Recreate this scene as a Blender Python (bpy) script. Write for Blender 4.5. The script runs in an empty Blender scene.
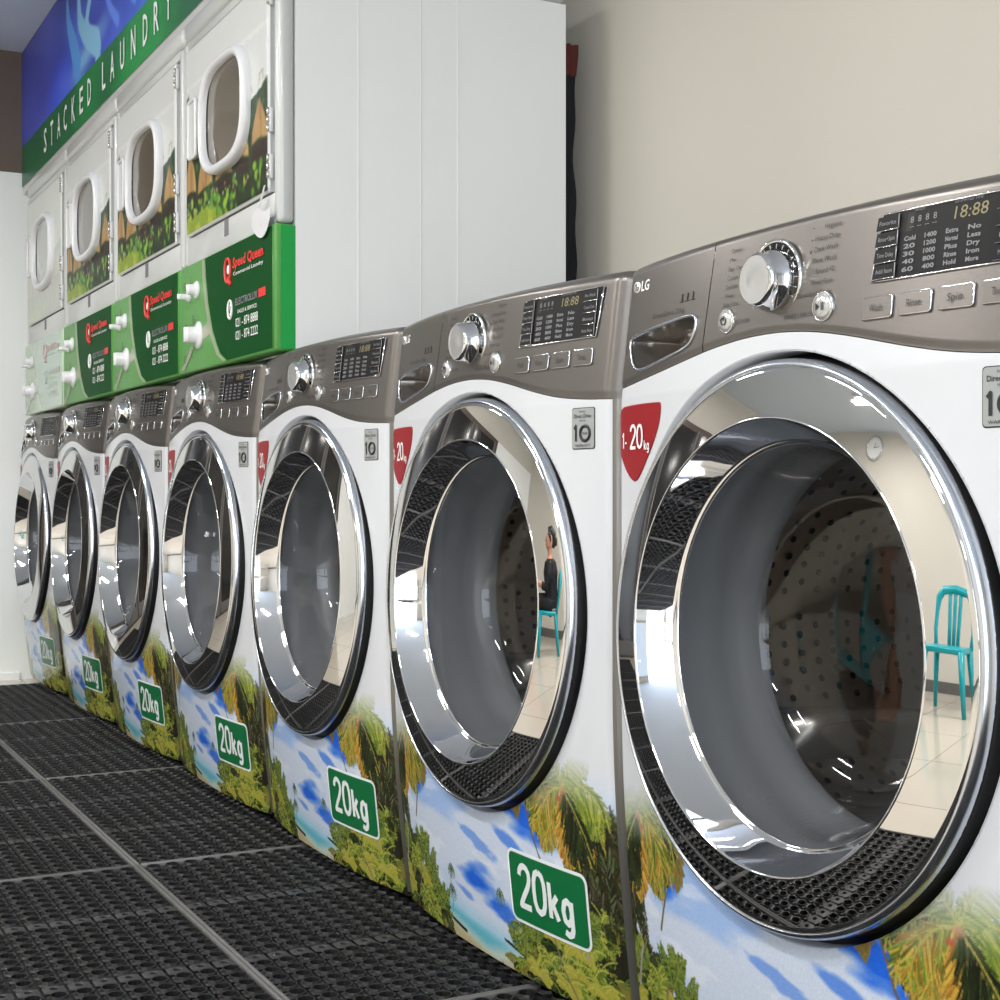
import bpy, bmesh, math, random
import numpy as np
from mathutils import Vector, Matrix
random.seed(7); RNG = np.random.default_rng(5)
COL = bpy.context.scene.collection
PI = math.pi
H0 = 0.71            # camera height above the floor; heights measured from the photo are relative to it

# ------------------------------------------------------------------ helpers
def lin(c):
    return tuple((x/12.92 if x <= .04045 else ((x+.055)/1.055)**2.4) for x in c[:3])
def lin_np(a):
    return np.where(a <= .04045, a/12.92, ((a+.055)/1.055)**2.4)

def mat(name, col, rough=.5, metal=0., bump=0., bscale=40., var=0., vscale=8., coat=0., spec=.5, emit=None, estr=1., attr=None, aniso=None):
    m = bpy.data.materials.new(name); m.use_nodes = True
    nt = m.node_tree; b = nt.nodes['Principled BSDF']
    b.inputs['Roughness'].default_value = rough; b.inputs['Metallic'].default_value = metal
    b.inputs['Coat Weight'].default_value = coat; b.inputs['Coat Roughness'].default_value = .08
    b.inputs['Specular IOR Level'].default_value = spec
    c = (*lin(col), 1)
    b.inputs['Base Color'].default_value = c
    if attr:
        a = nt.nodes.new('ShaderNodeVertexColor'); a.layer_name = attr
        nt.links.new(a.outputs['Color'], b.inputs['Base Color'])
    if var or bump:
        tc = nt.nodes.new('ShaderNodeTexCoord'); n = nt.nodes.new('ShaderNodeTexNoise')
        n.inputs['Scale'].default_value = vscale if var else bscale; n.inputs['Detail'].default_value = 4
        nt.links.new(tc.outputs['Object'], n.inputs['Vector'])
        if var and not attr:
            mx = nt.nodes.new('ShaderNodeMixRGB'); mx.blend_type = 'MIX'
            mx.inputs[1].default_value = tuple(x*(1-var) for x in c[:3])+(1,)
            mx.inputs[2].default_value = tuple(min(1, x*(1+var)) for x in c[:3])+(1,)
            nt.links.new(n.outputs['Fac'], mx.inputs[0]); nt.links.new(mx.outputs[0], b.inputs['Base Color'])
        if bump:
            n2 = nt.nodes.new('ShaderNodeTexNoise'); n2.inputs['Scale'].default_value = bscale
            nt.links.new(tc.outputs['Object'], n2.inputs['Vector'])
            bp = nt.nodes.new('ShaderNodeBump'); bp.inputs['Strength'].default_value = bump; bp.inputs['Distance'].default_value = .002
            nt.links.new(n2.outputs['Fac'], bp.inputs['Height']); nt.links.new(bp.outputs[0], b.inputs['Normal'])
    if emit:
        b.inputs['Emission Color'].default_value = (*lin(emit), 1); b.inputs['Emission Strength'].default_value = estr
    return m

def glass_mat(name, tint, gloss_col=(1, 1, 1), ior=1.5, rough=.02, fmul=1.0):
    m = bpy.data.materials.new(name); m.use_nodes = True; nt = m.node_tree
    nt.nodes.remove(nt.nodes['Principled BSDF']); out = nt.nodes['Material Output']
    t = nt.nodes.new('ShaderNodeBsdfTransparent'); t.inputs[0].default_value = (*tint, 1)
    g = nt.nodes.new('ShaderNodeBsdfGlossy'); g.inputs['Color'].default_value = (*gloss_col, 1); g.inputs['Roughness'].default_value = rough
    lw = nt.nodes.new('ShaderNodeLayerWeight'); lw.inputs['Blend'].default_value = .5
    pw = nt.nodes.new('ShaderNodeMath'); pw.operation = 'POWER'; pw.inputs[1].default_value = 3.5; nt.links.new(lw.outputs['Facing'], pw.inputs[0])
    f = nt.nodes.new('ShaderNodeMath'); f.operation = 'ADD'; f.inputs[1].default_value = .028; nt.links.new(pw.outputs[0], f.inputs[0])
    mu = nt.nodes.new('ShaderNodeMath'); mu.operation = 'MULTIPLY'; mu.inputs[1].default_value = fmul; mu.use_clamp = True
    mx = nt.nodes.new('ShaderNodeMixShader')
    nt.links.new(f.outputs[0], mu.inputs[0]); nt.links.new(mu.outputs[0], mx.inputs[0])
    nt.links.new(t.outputs[0], mx.inputs[1]); nt.links.new(g.outputs[0], mx.inputs[2]); nt.links.new(mx.outputs[0], out.inputs[0])
    return m

class MB:
    """collects geometry, builds ONE mesh object"""
    def __init__(s): s.v = []; s.f = []; s.mi = []; s.sm = []; s.mats = []; s.cols = None
    def mid(s, m):
        if m not in s.mats: s.mats.append(m)
        return s.mats.index(m)
    def add(s, vs, fs, m, smooth=False):
        o = len(s.v); s.v += [tuple(v) for v in vs]; k = s.mid(m)
        for f in fs: s.f.append([i+o for i in f]); s.mi.append(k); s.sm.append(smooth)
        return s
    def box(s, x0, x1, y0, y1, z0, z1, m):
        return s.add([(x0,y0,z0),(x1,y0,z0),(x1,y1,z0),(x0,y1,z0),(x0,y0,z1),(x1,y0,z1),(x1,y1,z1),(x0,y1,z1)],
                     [(0,3,2,1),(4,5,6,7),(0,1,5,4),(1,2,6,5),(2,3,7,6),(3,0,4,7)], m)
    def rbox(s, x0, x1, y0, y1, z0, z1, m, r=.01, seg=3):
        bm = bmesh.new(); bmesh.ops.create_cube(bm, size=1)
        for v in bm.verts: v.co = Vector(((x0+x1)/2+v.co.x*(x1-x0), (y0+y1)/2+v.co.y*(y1-y0), (z0+z1)/2+v.co.z*(z1-z0)))
        bmesh.ops.bevel(bm, geom=bm.edges[:], offset=r, segments=seg, affect='EDGES', profile=.5)
        bm.verts.index_update()
        s.add([v.co[:] for v in bm.verts], [[v.index for v in f.verts] for f in bm.faces], m, True); bm.free(); return s
    def lathe(s, prof, m, c=(0,0,0), axis='y', n=64, smooth=True, close=False, a0=0, a1=2*PI):
        """prof: list of (r, h); axis y: circle in xz, h along y; axis z: circle in xy"""
        vs = []; full = abs(a1-a0-2*PI) < 1e-6; k = n if full else n+1
        for r, h in prof:
            for i in range(k):
                a = a0+(a1-a0)*i/n
                if axis == 'y': vs.append((c[0]+r*math.cos(a), c[1]+h, c[2]+r*math.sin(a)))
                elif axis == 'z': vs.append((c[0]+r*math.cos(a), c[1]+r*math.sin(a), c[2]+h))
                else: vs.append((c[0]+h, c[1]+r*math.cos(a), c[2]+r*math.sin(a)))
        fs = []
        for j in range(len(prof)-1):
            for i in range(n):
                a, b = j*k+i, j*k+(i+1) % k
                q = (a, b, b+k, a+k); fs.append(q if axis != 'y' else q)
        return s.add(vs, fs, m, smooth)
    def disc(s, c, r, m, axis='y', n=24):
        vs = [c]; 
        for i in range(n):
            a = 2*PI*i/n
            vs.append((c[0]+r*math.cos(a), c[1], c[2]+r*math.sin(a)) if axis == 'y' else (c[0]+r*math.cos(a), c[1]+r*math.sin(a), c[2]))
        return s.add(vs, [(0, 1+i, 1+(i+1) % n) for i in range(n)], m)
    def tube(s, pts, rad, m, n=10, caps=True, closed=False):
        pts = [Vector(p) for p in pts]; N = len(pts)
        rr = rad if isinstance(rad, (list, tuple)) else [rad]*N
        vs = []; prev = None
        for i, p in enumerate(pts):
            if closed: d = pts[(i+1) % N]-pts[i-1]
            else: d = pts[min(i+1, N-1)]-pts[max(i-1, 0)]
            d.normalize()
            if prev is None: u = d.orthogonal().normalized()
            else:
                u = prev-d*prev.dot(d)
                u = u.normalized() if u.length > 1e-6 else d.orthogonal().normalized()
            prev = u; w = d.cross(u)
            for k in range(n):
                a = 2*PI*k/n; vs.append(p+(u*math.cos(a)+w*math.sin(a))*rr[i])
        fs = []
        for i in range(N if closed else N-1):
            for k in range(n):
                a = i*n+k; b = i*n+(k+1) % n; j = (i+1) % N
                fs.append((a, b, j*n+(k+1) % n, j*n+k))
        if caps and not closed: fs.append(list(range(n))[::-1]); fs.append([(N-1)*n+k for k in range(n)])
        return s.add(vs, fs, m, True)
    def prism(s, poly, y0, y1, m, side=None, surf=None):
        """poly in xz, from y0 (front) to y1; surf(x,z) adds an offset"""
        n = len(poly); g = surf or (lambda x, z: 0)
        vs = [(x, y0+g(x, z), z) for x, z in poly]+[(x, y1+g(x, z), z) for x, z in poly]
        s.add(vs, [list(range(n))], m)
        s.add(vs, [(i, n+i, n+(i+1) % n, (i+1) % n) for i in range(n)], side or m)
        return s
    def build(s, name, parent=None, mesh_only=False):
        me = bpy.data.meshes.new(name); me.from_pydata(s.v, [], s.f)
        for m in s.mats: me.materials.append(m)
        me.polygons.foreach_set('material_index', s.mi); me.polygons.foreach_set('use_smooth', s.sm)
        if s.cols is not None:
            at = me.color_attributes.new('paint', 'FLOAT_COLOR', 'POINT')
            at.data.foreach_set('color', np.asarray(s.cols, dtype=np.float32).ravel())
        me.update()
        o = bpy.data.objects.new(name, me); COL.objects.link(o)
        if parent: o.parent = parent
        return o

def fixn(o):
    bm = bmesh.new(); bm.from_mesh(o.data); bmesh.ops.recalc_face_normals(bm, faces=bm.faces[:]); bm.to_mesh(o.data); bm.free(); return o

def thing(name, label, cat, loc=(0,0,0), rotz=0, group=None):
    o = bpy.data.objects.new(name, None); COL.objects.link(o); o.empty_display_size = .1
    o.location = loc; o.rotation_euler = (0, 0, rotz); o['label'] = label; o['category'] = cat
    if group: o['group'] = group
    return o
def tag(o, label, cat, group=None):
    o['label'] = label; o['category'] = cat
    if group: o['group'] = group
    return o
def struct(o): o['kind'] = 'structure'; return o
def copy_tree(o, parent=None, skip=()):
    c = o.copy(); COL.objects.link(c); c.parent = parent
    for ch in list(o.children):
        if ch.name.split('.')[0] in skip: continue
        copy_tree(ch, c)
    return c

_tc = {}
def text_geo(txt, bold=0.0):
    key = (txt, bold)
    if key in _tc: return _tc[key]
    cu = bpy.data.curves.new('t', 'FONT'); cu.body = txt; cu.size = 1; cu.offset = bold; cu.resolution_u = 2
    cu.align_x = 'LEFT'; cu.fill_mode = 'BOTH' if False else 'FRONT'
    o = bpy.data.objects.new('t', cu); COL.objects.link(o)
    bpy.context.view_layer.update()
    me = bpy.data.meshes.new_from_object(o.evaluated_get(bpy.context.evaluated_depsgraph_get()))
    vs = [(v.co.x, v.co.y) for v in me.vertices]; fs = [list(p.vertices) for p in me.polygons]
    bpy.data.objects.remove(o); bpy.data.curves.remove(cu); bpy.data.meshes.remove(me)
    _tc[key] = (vs, fs); return _tc[key]
def put_text(mb, txt, x, z, h, m, surf, eps=.0012, w=None, anchor='c', bold=0.0, shear=0.0):
    """h = height of capitals; the text lies on y = surf(x,z)-eps"""
    vs, fs = text_geo(txt, bold)
    if not vs: return
    xs = [a for a, b in vs]; x0, x1 = min(xs), max(xs); k = h/.69
    kx = k if w is None else w/(x1-x0)
    off = {'c': (x0+x1)/2, 'l': x0, 'r': x1}[anchor]
    out = []
    for a, b in vs:
        X = x+(a-off)*kx+b*k*shear; Z = z+b*k-h/2
        out.append((X, surf(X, Z)-eps, Z))
    mb.add(out, fs, m)

def decal(mb, poly, e, m, surf, nx=16, nz=6, edge=None):
    """convex outline laid on a curved surface"""
    xs = sorted(p[0] for p in poly); x0, x1 = xs[0]+1e-5, xs[-1]-1e-5
    X = [x0+(x1-x0)*(.5-.5*math.cos(PI*k/nx)) for k in range(nx+1)]; vs = []
    for x in X:
        zz = []
        for i in range(len(poly)):
            (ax, az), (bx, bz) = poly[i], poly[(i+1) % len(poly)]
            if (ax <= x) != (bx <= x): zz.append(az+(bz-az)*(x-ax)/(bx-ax))
        if not zz: zz = [poly[0][1]]
        a, b_ = min(zz), max(zz)
        for q in range(nz+1): z = a+(b_-a)*q/nz; vs.append((x, surf(x, z)-e, z))
    w = nz+1
    mb.add(vs, [(i*w+q, (i+1)*w+q, (i+1)*w+q+1, i*w+q+1) for i in range(nx) for q in range(nz)], m, True)
    mb.tube([(x, surf(x, z)-e*.5, z) for x, z in poly], e*.5, edge or m, 4, closed=True)
def rrect(x0, x1, z0, z1, r, n=5):
    p = []
    for cx, cz, a in ((x1-r, z0+r, -PI/2), (x1-r, z1-r, 0), (x0+r, z1-r, PI/2), (x0+r, z0+r, PI)):
        for i in range(n+1):
            t = a+PI/2*i/n; p.append((cx+r*math.cos(t), cz+r*math.sin(t)))
    return p
def chaikin(poly, it=2):
    for _ in range(it):
        q = []
        for i in range(len(poly)):
            a, b = poly[i], poly[(i+1) % len(poly)]
            q.append((a[0]*.75+b[0]*.25, a[1]*.75+b[1]*.25)); q.append((a[0]*.25+b[0]*.75, a[1]*.25+b[1]*.75))
        poly = q
    return poly

GL = {'2': (.56, [[(.03,.74),(.06,.87),(.16,.97),(.28,1.0),(.41,.97),(.51,.87),(.53,.74),(.49,.60),(.38,.44),(.20,.24),(.06,.06),(.03,0),(.55,0)]]),
      '0': (.58, [[(.28,1.0),(.12,.93),(.04,.75),(.02,.5),(.04,.25),(.12,.07),(.28,0),(.44,.07),(.52,.25),(.54,.5),(.52,.75),(.44,.93),(.28,1.0)]]),
      '1': (.26, [[(.0,.80),(.10,.88),(.18,1.0),(.18,0)]]), '-': (.28, [[(.03,.36),(.25,.36)]]),
      'k': (.42, [[(.03,.86),(.03,0)], [(.36,.58),(.04,.24)], [(.16,.34),(.38,0)]]),
      'g': (.46, [[(.40,.58),(.40,-.08),(.35,-.20),(.21,-.25),(.06,-.19)], [(.40,.30),(.36,.12),(.22,.02),(.09,.08),(.03,.29),(.09,.50),(.22,.57),(.36,.49),(.40,.30)]])}
def stroke_text(mb, txt, x, z, h, hw, m, surf, eps, xs=1.):
    for ch in txt:
        adv, lines = GL[ch]
        for L in lines:
            P = [(x+a*h*xs, z+b*h) for a, b in L]
            for k in range(len(P)-1):
                (ax, az), (bx, bz) = P[k], P[k+1]; d = math.hypot(bx-ax, bz-az); nx_, nz_ = -(bz-az)/d*hw, (bx-ax)/d*hw
                N = max(1, int(d/.012)); vs = []
                for q in range(N+1):
                    t = q/N; cx, cz = ax+(bx-ax)*t, az+(bz-az)*t
                    for sg in (1, -1): vs.append((cx+nx_*sg, surf(cx+nx_*sg, cz+nz_*sg)-eps, cz+nz_*sg))
                mb.add(vs, [(2*q, 2*q+1, 2*q+3, 2*q+2) for q in range(N)], m)
                if k: 
                    c = [(ax+hw*math.cos(a*PI/6), az+hw*math.sin(a*PI/6)) for a in range(12)]
                    mb.add([(u, surf(u, w)-eps, w) for u, w in c], [tuple(range(12))], m)
        x += (adv*h+hw*2.1)*xs

# ------------------------------------------------------------------ painter for printed films
class Canvas:
    def __init__(s, x0, x1, z0, z1, res):
        s.x0, s.z0, s.res = x0, z0, res
        s.W = int(round((x1-x0)/res))+1; s.H = int(round((z1-z0)/res))+1
        s.X, s.Z = np.meshgrid(x0+np.arange(s.W)*res, z0+np.arange(s.H)*res)
        s.a = np.ones((s.H, s.W, 3))
    def blend(s, mask, col, sl=None):
        m = np.clip(mask, 0, 1)[..., None]
        if sl is None: s.a = s.a*(1-m)+np.array(col)*m
        else: s.a[sl] = s.a[sl]*(1-m)+np.array(col)*m
    def noise(s, scale, seed, octs=4, ax=1., az=1.):
        r = np.random.default_rng(seed); out = np.zeros_like(s.X); amp = 1; tot = 0
        for o in range(octs):
            g = r.random((64, 64)); u = (s.X-s.x0)/scale*ax*2**o; w = (s.Z-s.z0)/scale*az*2**o
            i = np.floor(u).astype(int); j = np.floor(w).astype(int); fu = u-i; fw = w-j
            fu = fu*fu*(3-2*fu); fw = fw*fw*(3-2*fw); G = lambda a, b: g[a % 64, b % 64]
            out += amp*((G(j, i)*(1-fu)+G(j, i+1)*fu)*(1-fw)+(G(j+1, i)*(1-fu)+G(j+1, i+1)*fu)*fw); tot += amp; amp *= .5
        return out/tot
    def seg(s, p, q, w, col, al=1.):
        pad = w+s.res*1.5
        i0 = max(0, int((min(p[0], q[0])-pad-s.x0)/s.res)); i1 = min(s.W, int((max(p[0], q[0])+pad-s.x0)/s.res)+2)
        j0 = max(0, int((min(p[1], q[1])-pad-s.z0)/s.res)); j1 = min(s.H, int((max(p[1], q[1])+pad-s.z0)/s.res)+2)
        if i1 <= i0 or j1 <= j0: return
        sl = (slice(j0, j1), slice(i0, i1)); X = s.X[sl]-p[0]; Z = s.Z[sl]-p[1]
        dx, dz = q[0]-p[0], q[1]-p[1]; L = dx*dx+dz*dz+1e-12
        t = np.clip((X*dx+Z*dz)/L, 0, 1); d = np.hypot(X-t*dx, Z-t*dz)
        s.blend(np.clip((w-d)/s.res+.5, 0, 1)*al, col, sl)
    def line(s, pts, w, col, al=1.):
        for k in range(len(pts)-1):
            ww = w[k] if isinstance(w, (list, tuple)) else w
            s.seg(pts[k], pts[k+1], ww, col, al)
    def blob(s, x, z, rx, rz, col, al=1., soft=.4, rot=0.):
        c, n = math.cos(rot), math.sin(rot); X = s.X-x; Z = s.Z-z
        d = np.hypot((X*c+Z*n)/rx, (-X*n+Z*c)/rz); s.blend(np.clip((1-d)/soft, 0, 1)*al, col)
    def frond(s, p, ang, L, droop, cols, rnd, leaf=.03, w=.0022, rib=(.72, .62, .2)):
        pts = [p]; a = ang; n = 16
        for k in range(n):
            a += (droop/n)*(-1 if math.cos(ang) > 0 else 1)
            pts.append((pts[-1][0]+math.cos(a)*L/n, pts[-1][1]+math.sin(a)*L/n))
        for k in range(1, n):
            t = k/n; d = math.atan2(pts[k+1][1]-pts[k][1], pts[k+1][0]-pts[k][0])
            ll = leaf*math.sin(PI*min(1, t*.85+.18))
            for sgn in (-1, 1):
                for q in range(3):
                    aa = d+sgn*(.7+rnd.uniform(-.15, .25)); e = (pts[k][0]+math.cos(aa)*ll, pts[k][1]+math.sin(aa)*ll-ll*.55)
                    o = (pts[k][0]+rnd.uniform(-.004, .004), pts[k][1]+rnd.uniform(-.004, .004))
                    s.seg(o, e, w*.55, rnd.choice(cols), .9)
        s.line(pts, w*.7, rib, .9)
    def sample(s, x, z):
        i = np.clip(np.round((x-s.x0)/s.res).astype(int), 0, s.W-1); j = np.clip(np.round((z-s.z0)/s.res).astype(int), 0, s.H-1)
        return s.a[j, i]

G_LIGHT = [(.56,.60,.22),(.42,.50,.16),(.66,.66,.28),(.32,.42,.14),(.24,.32,.12)]
G_DARK = [(.10,.14,.07),(.15,.21,.09),(.21,.28,.12),(.07,.08,.05),(.13,.12,.07)]
G_ORANGE = [(.74,.56,.20),(.62,.40,.16),(.80,.68,.28),(.48,.33,.15)]
def paint_wrap():
    c = Canvas(-.345, .363, .02, .42, .0015); r = random.Random(3)
    c.a[:] = (.78, .82, .89)
    n = c.noise(.14, 1, 5, .6, 1.7); n3 = c.noise(.05, 33, 4, .55, 1.7)
    c.blend(np.clip((n-.47)*5, 0, .75), (.56, .69, .90)); c.blend(np.clip((n3-.60)*5, 0, .5), (.88, .90, .94))
    BL = (.10, .36, .83)
    def patch(x, z, rx, rz, rot, al, k=2.6):
        cs, sn = math.cos(rot), math.sin(rot); X = c.X-x; Z = c.Z-z
        d = np.hypot((X*cs+Z*sn)/rx, (-X*sn+Z*cs)/rz); c.blend(np.clip((1-d)*1.5+(n3-.5)*k, 0, al)*np.clip((1.5-d)*2, 0, 1), BL)
    patch(.0, .135, .085, .030, -.25, .95); patch(.155, .262, .085, .030, -.15, .95); patch(-.225, .262, .035, .035, .2, .9)
    patch(.06, .112, .06, .014, -.2, .7); patch(-.02, .205, .07, .012, -.25, .45, 3.2); patch(.08, .225, .06, .012, -.3, .6, 3.2); patch(-.06, .11, .05, .010, -.2, .5)
    c.blend(np.clip((.092-.10*(c.X-.02)-c.Z)*24, 0, .85)*np.clip((.19-np.abs(c.X+.0))*25, 0, 1), (.52,.76,.86))
    c.blend(np.clip((.070-.10*(c.X-.02)-c.Z)*60, 0, .85)*np.clip((.19-np.abs(c.X+.0))*25, 0, 1), (.36,.68,.75))
    c.blend(np.clip((.050-c.Z+.18*np.abs(c.X-.0))*60, 0, .9), (.76,.80,.76))
    c.blend(np.clip((.036-c.Z+.16*np.abs(c.X-.02))*70, 0, .9), (.70,.64,.48))
    c.line([(-.16,.064),(-.10,.052),(-.07,.047)], .0028, (.12,.17,.14)); c.line([(.06,.070),(.10,.062),(.13,.058)], .0025, (.15,.2,.18))
    for (x, z, dx, dz, sc) in ((.059,.134,.045,-.06,1.),(.092,.094,.045,-.04,1.),(-.104,.134,-.02,-.045,.9),(-.108,.100,-.006,-.035,1.)):
        c.line([(x,z),(x+dx*.4,z+dz*.6),(x+dx,z+dz)], .0007, (.38,.42,.34))
        for k in range(11):
            a = k*.58; c.line([(x,z),(x+math.cos(a)*.008*sc,z+math.sin(a)*.008*sc+.002),(x+math.cos(a)*.013*sc,z+math.sin(a)*.011*sc-.005)], .0009, (.27,.36,.22))
    for (x, z, bx, bz) in ((.150,.292,.195,.19),(-.215,.280,-.24,.19)):
        c.line([(x,z),(x+(bx-x)*.35,z+(bz-z)*.5),(bx,bz)], .0018, (.40,.35,.31))
        for k in range(9):
            c.frond((x,z), PI*.02+k*PI*.96/8, .048, 2.1, [(.50,.42,.22),(.36,.38,.2),(.60,.46,.2)], r, .010, .0014, (.5,.42,.2))
    def shore(m, X0):
        M_ = lambda x, z: (X0+m*x, z)
        A = lambda a: a if m > 0 else PI-a
        bx = (c.X-X0)*m; nn = c.noise(.03, 9, 3)
        hill = np.interp(bx, [-.16,-.13,-.10,-.06,-.02,.02,.06,.12], [.02,.050,.085,.115,.145,.175,.20,.21])
        c.blend(np.clip((hill+(nn-.5)*.05-c.Z)*90, 0, 1), (.15,.18,.08))
        c.blend(np.clip((.290+(nn-.5)*.08-c.Z)*40, 0, .9)*np.clip((bx-.018+(nn-.5)*.06)*60, 0, 1), (.14,.13,.09))
        for k in range(150):
            x = r.uniform(-.135, .115); hz = np.interp(x, [-.135,-.06,.12], [.05,.115,.19]); z = r.uniform(.028, hz)
            pal = r.choice([G_LIGHT, G_DARK, G_DARK, G_DARK+[(.58,.54,.2)], [(.52,.47,.22),(.40,.38,.18)]])
            c.frond(M_(x, z), A(r.uniform(.2, 2.9)), r.uniform(.03,.075), r.uniform(1.0,2.4), pal, r, r.uniform(.008,.018), .0014, r.choice(G_LIGHT))
        for k in range(17):
            x = r.uniform(-.10,.10); z = r.uniform(.03,.085+.5*(x+.1)); a = r.uniform(1.0,2.1)
            for q in range(7): c.frond(M_(x, z), A(a+(q-3)*.28), r.uniform(.025,.04), 1.6, [(.64,.64,.26),(.54,.58,.2),(.66,.58,.24)] if k % 2 else G_LIGHT, r, .008, .0013, (.70,.68,.32))
        for k in range(9):                                    # bright spiky young palms
            x, z = r.choice([(-.13,.06),(-.10,.09),(-.07,.13),(-.085,.11),(.03,.12)]); 
            for q in range(5): c.frond(M_(x+r.uniform(-.01,.01), z), A(1.57+(q-2)*.22), .05, .5, [(.36,.46,.18),(.20,.28,.12),(.52,.56,.22)], r, .012, .0013, (.5,.52,.24))
        c.line([M_(-.005,.18), M_(.018,.14), M_(.03,.10)], .0022, (.60,.57,.53)); c.line([M_(-.05,.12), M_(-.03,.07), M_(.0,.03)], .0016, (.46,.40,.34))
        for k in range(34):
            c.frond(M_(.004+r.uniform(0,.10), .315-r.uniform(0,.05)), A(-PI/2+r.uniform(-.25, .6)), r.uniform(.07,.14), r.uniform(-.2,.4), G_DARK+[(.25,.18,.10),(.36,.36,.17),(.42,.44,.36)], r, .016, .0016, (.2,.15,.09))
        cr = M_(0, .322)
        for a, L, d, pal in ((2.9,.105,1.6,G_LIGHT),(2.5,.12,2.1,G_LIGHT+G_DARK),(3.4,.11,1.2,G_LIGHT+G_DARK),(3.8,.115,.8,G_ORANGE+G_LIGHT),(3.15,.12,1.45,G_ORANGE+G_LIGHT),
                             (-1.50,.115,.0,G_ORANGE),(-1.62,.10,.1,G_ORANGE),(-1.25,.11,.1,G_DARK),(-.5,.11,.9,G_ORANGE+G_DARK),(-.1,.12,1.2,G_DARK),(.1,.11,1.4,G_LIGHT),(.6,.12,1.9,G_LIGHT),(1.2,.09,.9,G_LIGHT),(1.9,.09,.9,G_LIGHT),(-.9,.11,.3,G_DARK)):
            c.frond(cr, A(a), L, d, pal, r, .028, .0017, (.70,.62,.26)); c.frond(cr, A(a+.1), L*.92, d*1.1, pal, r, .024, .0015, (.66,.60,.26))
        c.blob(cr[0], cr[1]-.004, .010, .008, (.66,.38,.25), .7, .6); c.blob(cr[0]-m*.010, cr[1]-.016, .006, .005, (.66,.24,.15), .8, .5)
    shore(1, .245); shore(-1, -.285)
    c.a *= (1+(RNG.random(c.a.shape[:2])[..., None]-.5)*.06)
    nf = c.noise(.1, 77, 3)
    c.blend(np.clip((c.Z-.285+(nf-.5)*.06)/.075, 0, 1), (.80,.81,.83))
    return c

def paint_huts():
    c = Canvas(0, .60, 0, .40, .0032); r = random.Random(11)     # x across the door, z up from its lower edge
    c.a[:] = (.90,.90,.90)
    nn = c.noise(.05, 4, 4)
    top = np.interp(c.X, [0,.02,.05,.1,.3,.42,.5,.6], [.33,.34,.30,.24,.20,.19,.22,.235])
    c.blend(np.clip((top+(nn-.5)*.05-c.Z)*120, 0, 1), (.12,.22,.10))
    for k in range(160):
        x = r.uniform(0,.6); t = np.interp(x, [0,.05,.3,.6], [.32,.28,.2,.22]); z = r.uniform(.12, t)
        c.blob(x, z, r.uniform(.008,.02), r.uniform(.006,.016), r.choice([(.10,.20,.08),(.20,.36,.14),(.28,.44,.18),(.08,.14,.07)]), .8, .6)
    for k in range(40):      # palm tips over the tree line
        x = r.choice([.03, .05, .47, .56])+r.uniform(-.02,.02); z = np.interp(x, [0,.05,.3,.6], [.34,.31,.22,.26])
        c.seg((x, z), (x+r.uniform(-.02,.02), z-r.uniform(.0,.03)), .0012, (.45,.48,.42), .7)
    for x, w, z0, h in ((.035,.05,.095,.10),(.155,.062,.085,.115),(.30,.064,.09,.11),(.425,.056,.10,.105),(.55,.055,.115,.09)):
        u = (c.X-x)/w; k = np.clip((c.Z-z0)/h, 0, 1.2); half = 1-k**1.7
        hn = c.noise(.02, 21, 3, 1.5, .3)
        m = np.clip((half-np.abs(u))*8, 0, 1)*np.clip((c.Z-z0+.01*u*u)*150, 0, 1)
        c.blend(m, (.66,.52,.33)); c.blend(m*np.clip((hn-.45)*3, 0, .5), (.50,.37,.22)); c.blend(m*np.clip((u-.2), 0, .4), (.80,.68,.46))
        d = np.clip((1-np.abs(u))*5, 0, 1)*np.clip((z0-c.Z)*150, 0, 1)*np.clip((c.Z-z0+.045)*100, 0, 1)
        c.blend(d, (.17,.12,.10))
    gl = np.interp(c.X, [0,.15,.30,.45], [.060,.050,.018,-.03]); c.blend(np.clip((.07-c.Z)*100, 0, 1), (.13,.17,.09)); c.blend(np.clip((gl+(nn-.5)*.03-c.Z)*110, 0, 1), (.50,.58,.18)); c.blend(np.clip((nn-.5)*6, 0, .8)*np.clip((gl-c.Z)*60, 0, 1), (.66,.70,.24))
    for k in range(110):
        x = r.uniform(0,.6); z = r.gauss(.058+.05*max(0, x-.3), .012)-(.055*r.random() if x > .25 else 0)
        c.blob(x, z, r.uniform(.008,.018), r.uniform(.008,.02), r.choice([(.16,.34,.12),(.36,.58,.18),(.55,.70,.22),(.10,.22,.09),(.20,.16,.12)]), .85, .5)
    for k in range(40): c.blob(r.uniform(0,.5), r.uniform(.04,.075), .006,.006, r.choice([(.72,.70,.60),(.15,.12,.10),(.6,.5,.3)]), .8, .5)
    c.a *= (1+(RNG.random(c.a.shape[:2])[..., None]-.5)*.08)
    return c

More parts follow.
